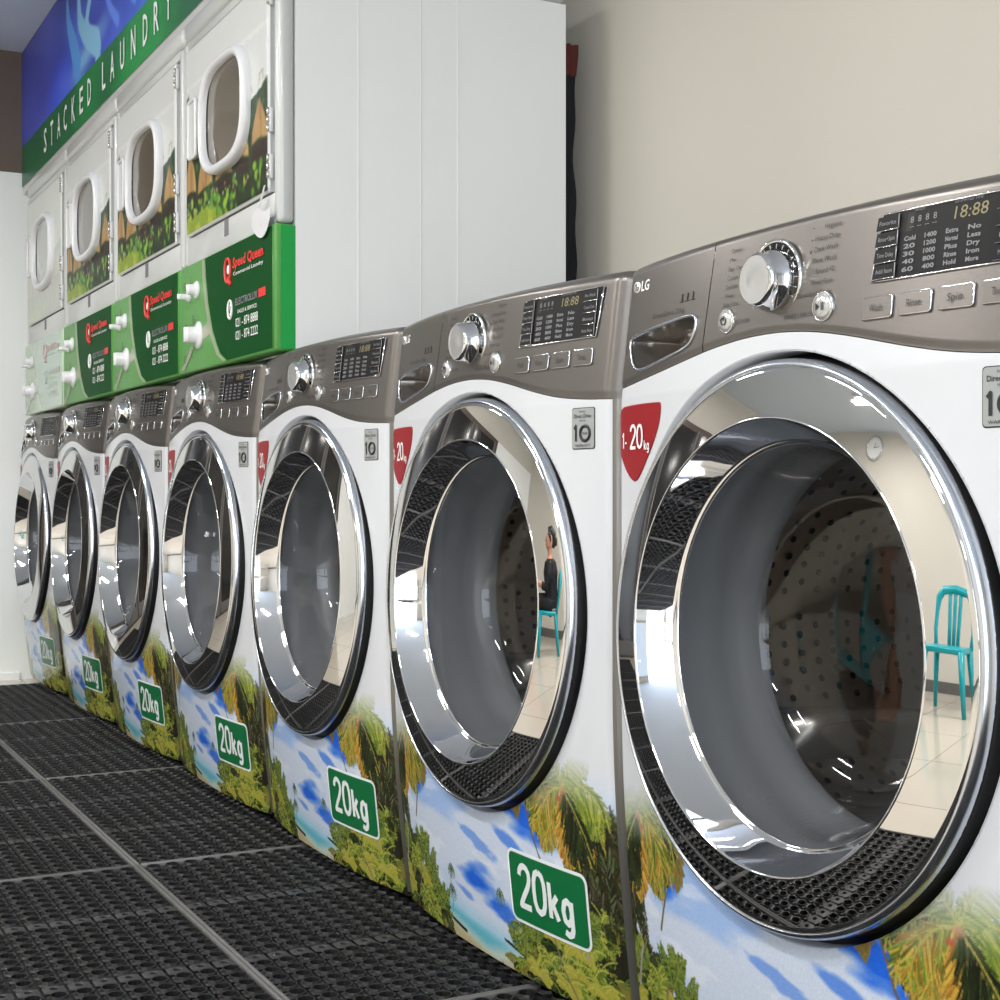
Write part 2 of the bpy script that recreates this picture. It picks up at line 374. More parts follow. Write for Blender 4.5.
def paint_banner():
    c = Canvas(0, 3.0, 0, .52, .008)                              # x along the wall from the far end, z up from its lower edge
    n = c.noise(.5, 8, 4); n2 = c.noise(.2, 18, 3)
    c.a[:] = (.20,.27,.72)
    c.blend(np.clip((n-.42)*2.6, 0, .8), (.33,.46,.95)); c.blend(np.clip((c.Z-.38)*7-.1+(n-.5)*2, 0, .65), (.16,.18,.50))
    c.blend(np.clip((c.Z-.50)*80, 0, .7)*0, (.1,.1,.3))
    c.blend(np.clip((.75-c.X)*2.2, 0, .45), (.42,.42,.82))
    LB = (.55,.78,.93)
    c.blob(1.10,.20,.42,.06, LB, .85, .8, .1); c.blob(1.02,.30,.10,.10,(.36,.56,.93),.6,.8); c.blob(.72,.16,.26,.16,(.27,.38,.96),.7,.5); c.blob(.78,.20,.20,.10,(.40,.50,.98),.6,.9)
    def drip(pts, w0, w1, col=LB, al=.9):
        N = 40; P = []
        for i in range(N+1):
            t = i/N*(len(pts)-1); k = min(int(t), len(pts)-2); f = t-k; P.append((pts[k][0]*(1-f)+pts[k+1][0]*f, pts[k][1]*(1-f)+pts[k+1][1]*f))
        for _ in range(12): P[1:-1] = [((P[i-1][0]+P[i+1][0]+P[i][0])/3, (P[i-1][1]+P[i+1][1]+P[i][1])/3) for i in range(1, N)]
        c.line(P, [w0+(w1-w0)*i/N for i in range(N)], col, al)
    drip([(1.30,.18),(1.18,.24),(1.12,.31),(1.22,.40),(1.34,.50)], .035, .012); drip([(1.28,.2),(1.12,.27),(1.03,.34),(1.02,.42)], .045, .018)
    drip([(1.0,.20),(.93,.30),(.86,.38),(.84,.46)], .05,.012,(.35,.62,.92),.8); drip([(1.75,.20),(1.62,.28),(1.60,.38),(1.72,.47)], .022,.01,(.42,.62,.98),.8)
    drip([(1.55,.19),(1.45,.26),(1.38,.33)], .02,.01,(.40,.56,.98),.6); drip([(2.3,.2),(2.15,.3),(2.2,.45)], .05,.015,LB,.8); drip([(2.0,.2),(1.93,.3),(1.98,.42)], .03,.01,(.45,.65,.98),.8)
    c.blend(np.clip((c.X-1.5)*1.2, 0, .55)*np.clip((.28-c.Z)*8, 0, 1), (.36,.58,1.0))
    g = c.noise(.6, 44, 3)
    m = (c.Z < .158).astype(float)
    c.blend(m, (.13,.43,.26)); c.blend(m*np.clip((g-.42)*3.4, 0, .85), (.16,.60,.30)); c.blend(m*np.clip((.45-g)*4, 0, .6), (.16,.35,.30))
    return c

# ------------------------------------------------------------------ materials
M = {}
M['enamel'] = mat('white_enamel', (.90,.905,.92), .25, coat=.3, attr='paint')
M['white'] = mat('white_plastic', (.87,.875,.89), .28, coat=.3)
M['dryer_white'] = mat('dryer_enamel', (.78,.79,.79), .30, coat=.3)
M['dryer_side'] = mat('dryer_side_enamel', (.93,.94,.945), .35, var=.015, vscale=3)
M['grey_side'] = mat('washer_side_paint', (.50,.485,.46), .30, metal=.7)
M['panel'] = mat('brushed_taupe_metal', (.45,.433,.42), .32, metal=.7, bump=.03, bscale=300)
M['panel_dk'] = mat('drawer_pocket', (.52,.50,.48), .22, metal=.7)
M['chrome'] = mat('chrome', (.90,.90,.91), .03, metal=1)
M['ring'] = mat('mirror_ring', (.86,.855,.85), .015, metal=1)
M['bevel'] = mat('satin_chrome', (.84,.86,.90), .20, metal=1)
M['black'] = mat('black_rubber', (.045,.045,.05), .35)
M['gloss_black'] = mat('gloss_black', (.05,.05,.055), .08, coat=.6)
M['display'] = mat('display_black', (.12,.12,.125), .4, spec=.15)
M['lcd'] = mat('lcd_dark', (.17,.17,.14), .4, spec=.2)
M['digit'] = mat('lcd_digit', (.52,.48,.34), .5)
M['gtxt'] = mat('grey_print', (.50,.50,.52), .5)
M['ktxt'] = mat('dark_print', (.24,.235,.23), .6)
M['wtxt'] = mat('white_print', (.95,.95,.95), .5)
M['silver'] = mat('silver_plastic', (.78,.78,.78), .18, metal=.5, coat=.4)
M['drum'] = mat('drum_steel', (.62,.585,.55), .36, metal=.9)
M['hole'] = mat('drum_hole', (.015,.013,.012), .6)
M['lifter'] = mat('drum_lifter', (.60,.58,.55), .25, metal=.8)
M['gasket'] = mat('grey_gasket', (.47,.475,.485), .3)
M['bowl'] = glass_mat('bowl_glass', (.86,.87,.88), (.95,.97,1), 1.5, .015, 1.0)
M['red'] = mat('red_sticker', (.56,.03,.08), .4)
M['badge'] = mat('badge_grey', (.60,.61,.61), .4)
M['bk'] = mat('badge_black', (.12,.13,.14), .5)
M['sgreen'] = mat('sign_green', (.04,.40,.22), .35)
M['swhite'] = mat('sign_white', (.88,.90,.90), .35)
M['dgreen'] = mat('dryer_dark_green', (.0,.27,.09), .45, spec=.12, var=.15, vscale=6)
M['lgreen'] = mat('dryer_light_green', (.36,.60,.31), .35, spec=.25, var=.08, vscale=7)
M['ggreen'] = mat('dryer_edge_green', (.02,.62,.27), .3)
M['curve'] = mat('dryer_grey_curve', (.60,.62,.54), .35)
M['p_dgreen'] = mat('glare_dark_green', (.66,.76,.70), .22, coat=.5)  # pale set: glare on the far dryer put into its colours
M['p_lgreen'] = mat('glare_light_green', (.74,.84,.72), .25, coat=.5)
M['p_curve'] = mat('glare_curve', (.76,.79,.76), .35)
M['paint'] = mat('printed_film', (1,1,1), .35, spec=.25, attr='paint')
M['dglass'] = mat('dryer_window_glass', (.36,.33,.28), .15, coat=.5, var=.4, vscale=9)
M['pglass'] = mat('glare_window_glass', (.66,.68,.66), .15, coat=.6, var=.08, vscale=9)
M['sqred'] = mat('logo_red', (.86,.22,.22), .4)
M['lblue'] = mat('small_label', (.46,.45,.47), .5)
M['wall'] = mat('wall_beige_paint', (.83,.81,.77), .7, bump=.15, bscale=180, var=.012, vscale=2)
M['wallw'] = mat('wall_white_paint', (.97,.98,.975), .6, bump=.1, bscale=180, var=.01, vscale=2)
M['wallb'] = mat('wall_brown_paint', (.43,.38,.34), .7, bump=.15, bscale=200, var=.04, vscale=6)
M['ceil'] = mat('ceiling_paint', (.80,.84,.90), .8, bump=.1, bscale=120, var=.01, vscale=2)
M['rubber'] = mat('mat_rubber', (.125,.123,.128), .36, var=.35, vscale=30, bump=.3, bscale=200)
M['rubber_edge'] = mat('mat_edge_rubber', (.38,.375,.37), .6, var=.2, vscale=25, bump=.3, bscale=200)
M['rubber_band'] = mat('mat_band_rubber', (.205,.20,.205), .5, var=.25, vscale=25, bump=.3, bscale=200)
M['subfloor'] = mat('subfloor', (.06,.06,.06), .8)
M['teal'] = mat('teal_plastic', (.02,.62,.66), .3)
M['metal'] = mat('hinge_metal', (.80,.79,.76), .25, metal=.8)
M['lamp'] = mat('lamp_diffuser', (1,1,1), .5, emit=(1,.98,.95), estr=14)
M['wood'] = mat('pale_laminate', (.85,.83,.80), .4)
M['darkcloth'] = mat('dark_cloth', (.07,.07,.10), .8)
M['redcloth'] = mat('red_cloth', (.36,.14,.11), .8)
M['skin'] = mat('skin', (.78,.57,.47), .5)
M['hair'] = mat('black_hair', (.05,.04,.04), .45)

# floor tiles: glossy pale ceramic with thin joints
def tile_mat():
    m = bpy.data.materials.new('floor_tiles'); m.use_nodes = True; nt = m.node_tree; b = nt.nodes['Principled BSDF']
    tc = nt.nodes.new('ShaderNodeTexCoord'); br = nt.nodes.new('ShaderNodeTexBrick')
    br.offset = 0; br.inputs['Scale'].default_value = 1; br.inputs['Brick Width'].default_value = .6; br.inputs['Row Height'].default_value = .6
    br.inputs['Mortar Size'].default_value = .003; br.inputs['Color1'].default_value = (*lin((.80,.77,.71)), 1); br.inputs['Color2'].default_value = (*lin((.79,.755,.70)), 1)
    br.inputs['Mortar'].default_value = (*lin((.55,.52,.48)), 1)
    nt.links.new(tc.outputs['Object'], br.inputs['Vector']); nt.links.new(br.outputs['Color'], b.inputs['Base Color'])
    b.inputs['Roughness'].default_value = .12; return m
M['tile'] = tile_mat()

# ------------------------------------------------------------------ washer
XL, XR, XC, HW = -.339, .357, .009, .348
ZT = .283+H0; ZS = .118+H0; ZD = .553
def S(x, z):
    t = min(1.0, abs((x-XC)/HW)); y = -.026*(1-t**2.4)
    if t > .945: y += .016*((t-.945)/.055)**2.2
    if z > ZS: y += .020*(z-ZS)/(ZT-ZS)
    if z < .47: y += .034*((.47-z)/.44)**1.8
    return y
def Bz(x):       # seam between the white front and the metal panel
    return float(np.interp(x, BX, BZ))
_bx = [-.345,-.30,-.24,-.18,-.12,-.06,0,.06,.12,.18,.24,.30,.36]; _bz = [.128,.133,.141,.150,.160,.1665,.168,.163,.152,.138,.1265,.121,.119]
BX = np.linspace(-.345,.36,200); BZ = np.interp(BX, _bx, _bz); 
for _ in range(60): BZ[1:-1] = (BZ[:-2]+BZ[1:-1]*2+BZ[2:])/4
BZ = BZ+H0
TXT_S = S

def make_washer():
    root = thing('washing_machine', 'x', 'washing machine')
    # cabinet
    b = MB(); zs = np.linspace(.034, ZT-.012, 40)
    strip = [XR-.010, XR-.008, XR-.006, XR-.003, XR-.001, XR]
    prof = [[(x, S(x, z)+.0006, z) for x in strip]+[(XR, .10, z), (XR, .70, z), (XL, .70, z), (XL, .10, z), (XL, S(XL, z)+.001, z), (XL+.012, S(XL+.012, z)+.006, z)] for z in zs]
    n = len(prof[0]); b.add([p for r_ in prof for p in r_], [(j*n+i, j*n+i+1, (j+1)*n+i+1, (j+1)*n+i) for j in range(39) for i in range(n-1)], M['grey_side'])
    b.add(prof[0], [tuple(range(n))], M['grey_side']); b.add(prof[-1], [tuple(range(n))], M['grey_side']); b.build('cabinet', root)
    b = MB(); b.rbox(XL+.002, XR-.002, .055, .70, ZT-.011, ZT+.004, M['grey_side'], .004, 2); b.build('top_cover', root)
    for x in (XL+.06, XR-.06):
        for y in (.09, .64):
            f = MB(); f.lathe([(.0,.0151),(.024,.0151),(.024,.022),(.012,.026),(.012,.036),(0,.036)], M['black'], (x, y, 0), 'z', 16); f.build('foot', root)
    # white printed front
    cv = paint_wrap(); nx = 440; xs = XL+(XR-.009-XL)*np.arange(nx+1)/nx; NL = 224
    zlow = np.linspace(.030, .375, NL); nh = 210; Ro = .305
    vs = []; cols = []; rs_ = []
    A = lin_np(np.clip(cv.a, 0, 1)); cv.a = A
    for j in range(NL+nh):
        for i, x in enumerate(xs):
            if j < NL: z = zlow[j]
            else: z = .375+(Bz(x)-.375)*(j-NL+1)/nh
            r = math.hypot(x, z-ZD); rs_.append(r)
            if abs(r-Ro) < .0019: x, z = x*Ro/r, ZD+(z-ZD)*Ro/r
            y = S(x, z)
            vs.append((x, y, z))
    V = np.array(vs); samp = cv.sample(V[:,0], V[:,2]); cols = np.concatenate([samp, np.ones((len(V),1))], 1)
    fs = []; w = nx+1
    for j in range(NL+nh-1):
        for i in range(nx):
            a = j*w+i
            if min(rs_[a], rs_[a+1], rs_[a+w], rs_[a+w+1]) < Ro-.0019: continue
            fs.append((a, a+1, a+w+1, a+w))
    b = MB(); b.add(vs, fs, M['enamel'], True); K = 200; o_ = len(b.v)
    ring = [(Ro*math.cos(2*PI*k/K), Ro*math.sin(2*PI*k/K)) for k in range(K)]; wl = []
    for dr_, dy in ((.0016, -.0004), (.0, .0002), (0, .05)): wl += [((Ro+dr_)*x/Ro, S(x, ZD+z)+dy, ZD+(Ro+dr_)*z/Ro) for x, z in ring]
    b.add(wl, [(j*K+k, j*K+(k+1) % K, (j+1)*K+(k+1) % K, (j+1)*K+k) for j in range(2) for k in range(K)], M['enamel'], True)
    cw = cv.sample(np.array([p[0] for p in wl]), np.array([p[2] for p in wl]))
    b.cols = np.concatenate([cols, np.concatenate([cw, np.ones((len(wl),1))], 1)])
    b.build('front_panel', root)
    # dark joint where the cabinets meet
    # metal fascia: drawer + control panel
    POCK = chaikin([(-.308,.184),(-.306,.193),(-.20,.202),(-.150,.2045),(-.148,.19),(-.154,.174),(-.168,.166),(-.22,.157),(-.268,.149),(-.288,.152),(-.302,.168)], 2)
    POCK = [(x, z+H0) for x, z in POCK]
    def inside(x, z, P):
        c = False; n = len(P)
        for i in range(n):
            (x1, z1), (x2, z2) = P[i], P[i-1]
            if (z1 > z) != (z2 > z) and x < (x2-x1)*(z-z1)/(z2-z1)+x1: c = not c
        return c
    def divx(z): return -.130+(z-H0-.154)/(.276-.154)*.006
    def panel(side):
        nxp = 90 if side else 60; nz = 44; vs = []
        for j in range(nz+1):
            for i in range(nxp+1):
                t = j/nz
                zz = ZS+(ZT-ZS)*t; dx = divx(zz)
                x = (XL+(dx-.0008-XL)*i/nxp) if not side else (dx+.0008+(XR-dx-.0008)*i/nxp)
                zb = Bz(x)+.001; z = zb+(ZT+.004*(1-abs((x-XC)/HW)**2)-zb)*t
                y = S(x, z)-.0015
                if t > .93: y += .012*((t-.93)/.07)**2
                if t < .03: y += .0015
                vs.append((x, y, z))
        V = vs; w = nxp+1; fs = []
        for j in range(nz):
            for i in range(nxp):
                a = j*w+i; cx = (V[a][0]+V[a+w+1][0])/2; cz = (V[a][2]+V[a+w+1][2])/2
                if not side and inside(cx, cz, POCK): continue
                fs.append((a, a+1, a+w+1, a+w))
        b = MB(); b.add(vs, fs, M['panel'], True)
        # folded top lip
        top = [V[nz*w+i] for i in range(w)]; b.add(top+[(x, y+.03, z-.001) for x, y, z in top], [(i, i+1, w+i+1, w+i) for i in range(w-1)], M['panel'], True)
        return b
    dr = panel(0).build('detergent_drawer', root)
    # pocket
    b = MB(); n = len(POCK); cx = sum(p[0] for p in POCK)/n; cz = sum(p[1] for p in POCK)/n
    rings = []
    for k, (sc, d) in enumerate(((1.03,.0),(1.0,.004),(.97,.02),(.85,.034),(.5,.040),(.0,.041))):
        rings.append([(cx+(x-cx)*sc, S(x, z)+d, cz+(z-cz)*sc) for x, z in POCK])
    vs = [p for r_ in rings for p in r_]; fs = [(k*n+i, k*n+(i+1) % n, (k+1)*n+(i+1) % n, (k+1)*n+i) for k in range(5) for i in range(n)]
    b.add(vs, fs, M['panel_dk'], True); b.build('pull_pocket', dr)
    b = MB(); b.tube([(x, S(x, z)-.002, z) for x, z in POCK], .0021, M['bevel'], 6, closed=True); b.build('pocket_rim', dr)
    b = MB()
    lx, lz = -.304, .2545+H0
    b.lathe([(0,-.0016),(.0068,-.0016),(.0068,0)], M['wtxt'], (lx+.0, S(lx, lz)-.0015, lz), 'y', 24)
    b.tube([(lx+.0042*math.cos(a), S(lx, lz)-.0036, lz+.0042*math.sin(a)) for a in [math.radians(q) for q in range(80, 361, 20)]]+[(lx, S(lx,lz)-.0036, lz)], .0005, M['panel'], 4)
    b.tube([(lx-.0003, S(lx, lz)-.0036, lz+.003), (lx-.0003, S(lx, lz)-.0036, lz-.0026), (lx+.002, S(lx, lz)-.0036, lz-.0026)], .0005, M['panel'], 4)
    put_text(b, 'LG', -.2815, lz, .0125, M['wtxt'], S, .0024, .021, bold=.02)
    b.build('maker_logo', dr)
    b = MB(); put_text(b, 'DirectDrive 20kg', -.215, .2125+H0, .006, M['ktxt'], S, .0024, .075)
    for k in range(3): 
        x = -.185+k*.012; b.tube([(x, S(x,.225+H0)-.0022, .223+H0), (x, S(x,.231+H0)-.0022, .231+H0)], .0008, M['ktxt'], 4); b.tube([(x-.004, S(x,.225+H0)-.0022, .222+H0), (x+.004, S(x,.225+H0)-.0022, .222+H0)], .0007, M['ktxt'], 4)
    b.build('drawer_print', dr)
    cp = panel(1).build('control_panel', root)
    # dial
    dx, dz = -.008, .2225+H0; sy = S(dx, dz)-.0015
    b = MB(); b.lathe([(.0435,.001),(.0435,-.002),(.0415,-.0032),(.0400,-.002)], M['chrome'], (dx, sy, dz), 'y', 48)
    b.lathe([(.0400,-.0018),(.036,-.0022),(.0,-.0022)], M['gloss_black'], (dx, sy, dz), 'y', 48)
    for k in range(22):
        a = 2*PI*k/22; u = Vector((math.cos(a), 0, math.sin(a)))
        p = Vector((dx, sy-.0026, dz)); b.tube([p+u*.0335, p+u*.0385], .0006, M['silver'], 4)
    dr_ring = b.build('dial_ring', cp)
    b = MB(); b.lathe([(.0315,-.002),(.0320,-.006),(.0315,-.008),(.0288,-.010),(.0282,-.0225),(.0272,-.0255),(.0250,-.0275)], M['chrome'], (dx, sy, dz), 'y', 48)
    b.lathe([(.0250,-.0275),(.021,-.0268),(.010,-.0282),(0,-.0286)], M['silver'], (dx, sy, dz), 'y', 48)
    b.build('program_dial', cp)
    for x, z, r, nm in ((-.086,.1885,.0135,'power_button'), (.0735,.1865,.0155,'start_button')):
        z += H0; sy2 = S(x, z)-.0015
        b = MB(); b.lathe([(r,.001),(r,-.0025),(r*.92,-.0035),(r*.86,-.002)], M['chrome'], (x, sy2, z), 'y', 32)
        b.lathe([(r*.86,-.002),(r*.8,-.0045),(r*.4,-.0055),(0,-.0058)], M['silver'], (x, sy2, z), 'y', 32)
        yb = sy2-.0064
        if nm == 'power_button':
            b.tube([(x+.0042*math.cos(a), yb, z+.0042*math.sin(a)) for a in [math.radians(q) for q in range(120, 421, 20)]], .0006, M['bk'], 4)
            b.tube([(x, yb, z+.0005), (x, yb, z+.0055)], .0006, M['bk'], 4)
        else:
            b.add([(x-.006, yb, z-.004), (x-.006, yb, z+.004), (x-.0005, yb, z)], [(0, 1, 2)], M['bk'])
            for q in (.002, .0045): b.add([(x+q, yb, z-.004), (x+q+.0012, yb, z-.004), (x+q+.0012, yb, z+.004), (x+q, yb, z+.004)], [(0, 1, 2, 3)], M['bk'])
        b.build(nm, cp)
    # display
    DX0, DX1 = .138, .312
    def dsp(x0, x1, z0, z1, m, e, b, r=.0): 
        P = rrect(x0, x1, z0, z1, r or .0008, 2)
        n = max(2, int((x1-x0)/.02)); N = n+1
        vs = []
        for i in range(N):
            x = x0+(x1-x0)*i/n
            for z in (z0, z1): vs.append((x+(z-z0)*.13, S(x, z)-e, z))
        b.add(vs, [(2*i, 2*i+2, 2*i+3, 2*i+1) for i in range(n)], m)
    b = MB(); z0, z1 = .202+H0, .266+H0
    dsp(DX0, DX1, z0, z1, M['display'], .0026, b)
    rim = [(x+(z-z0)*.13, S(x, z)-.0028, z) for x, z in [(DX0+(DX1-DX0)*k/10, z0) for k in range(11)]+[(DX1-(DX1-DX0)*k/10, z1) for k in range(11)]]
    b.tube(rim, .0011, M['chrome'], 5, closed=True)
    d_o = b.build('display', cp)
    b = MB(); dsp(.176, .273, z0+.0435, z0+.0605, M['lcd'], .0030, b)
    put_text(b, '18:88', .251, z0+.052, .0115, M['digit'], S, .0036, .036, shear=.1)
    for k in range(4): put_text(b, '8', .184+k*.009, z0+.0535, .006, M['gtxt'], S, .0036, .004)
    for k in range(4): put_text(b, '--', .184+k*.009, z0+.0475, .004, M['gtxt'], S, .0036, .005)
    b.build('time_readout', d_o)
    b = MB()
    for r_ in range(5):
        for c_ in range(4):
            x = .183+c_*.0245; z = z0+.0365-r_*.0073
            put_text(b, [['Cold','1400','Extra','No'],['20','1200','Normal','Less'],['30','1000','Plus','Dry'],['40','800','Rinse','Iron'],['60','400','Hold','More']][r_][c_], x, z, .0042, M['gtxt'], S, .0036, .014, bold=.03)
    b.build('option_lamps', d_o); b = MB()
    put_text(b, 'WASH', .192, z0+.0625, .003, M['gtxt'], S, .0036, .012); b.build('display_caption', d_o); b = MB(); put_text(b, 'ESTIMATED TIME', .248, z0+.0625, .003, M['gtxt'], S, .0036, .030)
    b.build('display_caption', d_o)
    for col_ in (0, 1):
        for k, t in enumerate([['Favorite','Rinse+Spin','Time Delay','Add Item'],['Pre Wash','Crease Care','Beep','Medic Rinse']][col_]):
            b = MB(); xa = (.140, .168) if not col_ else (.279, .309); za = z0+.0625-(k+1)*.0154
            dsp(xa[0], xa[1], za+.0012, za+.0145, M['display'], .0044, b)
            b.tube([(xa[0]+.001+.001*0, S(xa[0], za)-.0046, za+.0008), (xa[1], S(xa[1], za)-.0046, za+.0010)], .0006, M['chrome'], 4)
            b.tube([(xa[1]+.0008, S(xa[1], za)-.0046, za+.0008), (xa[1]+.002, S(xa[1], za)-.0046, za+.0145)], .0005, M['silver'], 4)
            put_text(b, t, (xa[0]+xa[1])/2+.001, za+.008, .0042, M['gtxt'], S, .0052, .021)
            b.build('touch_key', d_o)
    for k, t in enumerate(['Wash', 'Rinse', 'Spin', 'Temp.']):
        x0 = .1305+k*.0470; x1 = x0+.037; za, zb = .167+H0, .187+H0
        P = rrect(x0, x1, za, zb, .0022, 3)
        b = MB(); b.prism(P, -.0045, 0, M['panel'], surf=S)
        b.tube([(x, S(x, z)-.0030, z) for x, z in P], .0013, M['chrome'], 6, closed=True)
        put_text(b, t, (x0+x1)/2, (za+zb)/2, .0070, M['ktxt'], S, .0055, .017)
        b.build('option_button', cp)
    b = MB()
    for k, t in enumerate(['Hygiene', 'Heavy Duty', 'Dark Wash', 'Silent Wash', 'Speed 42', 'Rinse+Spin', 'Download Cycle']):
        z = (.2690-.0112*k)+H0; xr = .0885-.0012*k
        put_text(b, t, xr, z, .0052, M['ktxt'], S, .0026, None, 'r')
        if k < 3: b.tube([(.045+.012*k*0, S(.05, z)-.0022, z+.001-.002*k), (xr-.040, S(xr-.04, z)-.0022, z)], .0003, M['ktxt'], 4)
    b.build('cycle_names', cp); b = MB()
    for k, t in enumerate(['Cotton', 'Mix', 'Easy Care', 'Cotton Eco', 'Delicate', 'Wool', 'Baby Care']):
        z = (.2660-.0098*k)+H0; put_text(b, t, -.090-.001*k, z, .0046, M['ktxt'], S, .0026, None, 'l')
    b.build('cycle_names', cp); b = MB()
    put_text(b, 'POWER', -.058, .186+H0, .0048, M['ktxt'], S, .0026); b.build('button_caption', cp); b = MB(); put_text(b, 'START / PAUSE', .036, .1815+H0, .0048, M['ktxt'], S, .0026)
    b.build('button_caption', cp)
    # stickers
    b = MB(); P = chaikin([(-.328,.060),(-.327,.106),(-.29,.108),(-.222,.108),(-.214,.106),(-.222,.075),(-.262,.028),(-.281,.013),(-.303,.025),(-.320,.045)], 2)
    P = [(x, z+H0) for x, z in P]; decal(b, P, .0014, M['red'], S)
    stroke_text(b, '1-', -.3150, .056+H0, .018, .0013, M['wtxt'], S, .0024); stroke_text(b, '20', -.2920, .056+H0, .027, .0019, M['wtxt'], S, .0024, .95); stroke_text(b, 'kg', -.2545, .053+H0, .013, .0009, M['wtxt'], S, .0024, .95)
    b.build('capacity_tag', root)
    b = MB(); bx0, bx1, bz0, bz1 = .275, .320, .058+H0, .111+H0
    decal(b, rrect(bx0, bx1, bz0, bz1, .003, 3), .0010, M['bk'], S); decal(b, rrect(bx0+.001, bx1-.001, bz0+.001, bz1-.001, .003, 3), .0014, M['badge'], S)
    cxb = (bx0+bx1)/2
    put_text(b, 'Inverter', cxb, bz1-.0045, .0028, M['bk'], S, .0022); put_text(b, 'Direct Drive', cxb, bz1-.0105, .0050, M['bk'], S, .0022, .034, bold=.01)
    put_text(b, 'MOTOR', cxb, bz1-.0165, .0024, M['bk'], S, .0022); stroke_text(b, '1', cxb-.017, bz0+.0100, .020, .0019, M['bk'], S, .0022)
    oc = [(cxb+.005+.0095*math.cos(2*PI*k/24), bz0+.020+.0095*math.sin(2*PI*k/24)) for k in range(24)]
    b.tube([(x, S(x, z)-.0018, z) for x, z in oc], .0022, M['bk'], 5, closed=True)
    put_text(b, 'YEAR', cxb+.005, bz0+.020, .0035, M['bk'], S, .0022, .011); put_text(b, 'WARRANTY', cxb, bz0+.0045, .0032, M['bk'], S, .0022, .032)
    b.build('warranty_badge', root)
    b = MB(); sx0, sx1, sz0, sz1 = .095, .287, .110, .214
    def plate(x0, x1, z0, z1, r, e, m):
        P = rrect(x0, x1, z0, z1, r, 5)
        # strips following the curved front
        xsn = sorted(set([p[0] for p in P]+[x0+(x1-x0)*k/12 for k in range(13)]))
        vs = []
        for x in xsn:
            d = 0
            if x < x0+r: d = r-math.sqrt(max(0, r*r-(x0+r-x)**2))
            elif x > x1-r: d = r-math.sqrt(max(0, r*r-(x-x1+r)**2))
            for q in range(5):
                z = z0+d+(z1-z0-2*d)*q/4; vs.append((x, S(x, z)-e, z))
        b.add(vs, [(5*i+q, 5*i+5+q, 5*i+6+q, 5*i+1+q) for i in range(len(xsn)-1) for q in range(4)], m, True)
    plate(sx0, sx1, sz0, sz1, .014, .0010, M['swhite']); plate(sx0+.0045, sx1-.0045, sz0+.0045, sz1-.0045, .010, .0016, M['sgreen'])
    stroke_text(b, '20kg', .124, .137, .057, .0045, M['swhite'], S, .0022, .90)
    b.build('capacity_sign', root)
    # door
    door = MB(); door.lathe([(.3045,.004),(.3035,.003),(.2995,.001),(.2978,-.006),(.2975,-.024),(.2972,-.0262),(.2955,-.0262)], M['black'], (0,0,ZD), 'y', 128)
    d = door.build('door', root)
    b = MB(); b.lathe([(.2972,-.0255),(.2970,-.0285),(.2960,-.0325),(.2942,-.0358),(.2920,-.0376),(.2902,-.0382),(.2896,-.0378),(.2892,-.0368)], M['bevel'], (0,0,ZD), 'y', 160); b.build('chrome_bezel', d)
    prof = []; y = -.0380; r0, r1 = .2888, .2365; N = 10
    prof.append((.2892,-.0368)); prof.append((r0, y))
    for k in range(N):
        sl = math.radians(13.0-3.4*(k+.5)/N); y -= math.tan(sl)*(r0-r1)/N; prof.append((r0-(r0-r1)*(k+1)/N, y))
    b = MB(); b.lathe(prof, M['ring'], (0,0,ZD), 'y', 192)
    b.build('mirror_ring', d)
    b = MB(); ye = prof[-1][1]
    b.lathe([(.2365, ye),(.2355, ye-.0012),(.2342, ye-.0010),(.2334, ye+.001),(.2326, ye+.003),(.226,-.029),(.2185,-.016),(.2150,-.009),(.2130,-.006),(.2105,-.0065),(.2095,-.003)], M['chrome'], (0,0,ZD), 'y', 160)
    b.build('inner_lip', d)
    b = MB(); b.lathe([(.2100,-.004),(.2070,.004),(.2010,.030),(.1940,.060),(.1850,.088),(.1750,.106),(.160,.118),(.140,.125),(.10,.131),(.05,.134),(.0001,.135)], M['bowl'], (0,0,ZD), 'y', 128)
    b.build('glass_bowl', d)
    a_ = math.radians(-1.2); d.rotation_euler = (a_, 0, 0); d.location = (0, math.sin(a_)*ZD+.007, ZD-math.cos(a_)*ZD)
    # gasket + drum
    b = MB(); b.lathe([(.2200,.000),(.2190,.020),(.2230,.045),(.2180,.060),(.2230,.075),(.2150,.098),(.2080,.112),(.2060,.122),(.2080,.130)], M['gasket'], (0,0,ZD), 'y', 96); b.build('door_gasket', root)
    b = MB(); Rd = .262
    b.lathe([(.2100,.130),(.2120,.126),(.225,.130),(.25,.140),(Rd,.155),(Rd,.46),(.250,.475),(.20,.468),(.12,.478),(.05,.470),(.0001,.470)], M['drum'], (0,0,ZD), 'y', 96)
    for i in range(11):                                        # perforations
        for k in range(72):
            if k % 24 in (0, 1, 2, 23): continue
            if (k % 6) == 5: continue
            a = 2*PI*(k+.5*(i % 2))/72; y = .175+i*.026; u = Vector((math.cos(a), 0, math.sin(a))); t = Vector((-math.sin(a), 0, math.cos(a)))
            p = Vector((0, y, ZD))+u*(Rd-.0012)
            vs = [p+t*.0050*math.cos(q*PI/3)+Vector((0,1,0))*.0050*math.sin(q*PI/3) for q in range(6)]
            b.add(vs, [tuple(range(6))], M['hole'])
    for rr, n in ((.085,16),(.105,20),(.15,36),(.168,40),(.186,44),(.204,48),(.222,54),(.238,58)):
        for k in range(n):
            a = 2*PI*k/n
            if (a*6/(2*PI)) % 1 < .22 and rr > .12: continue
            yy = np.interp(rr, [.05,.12,.20,.25], [.470,.478,.468,.475])-.0025
            b.disc((rr*math.cos(a), yy, ZD+rr*math.sin(a)), .0055, M['hole'], n=8)
    drum = b.build('drum', root)
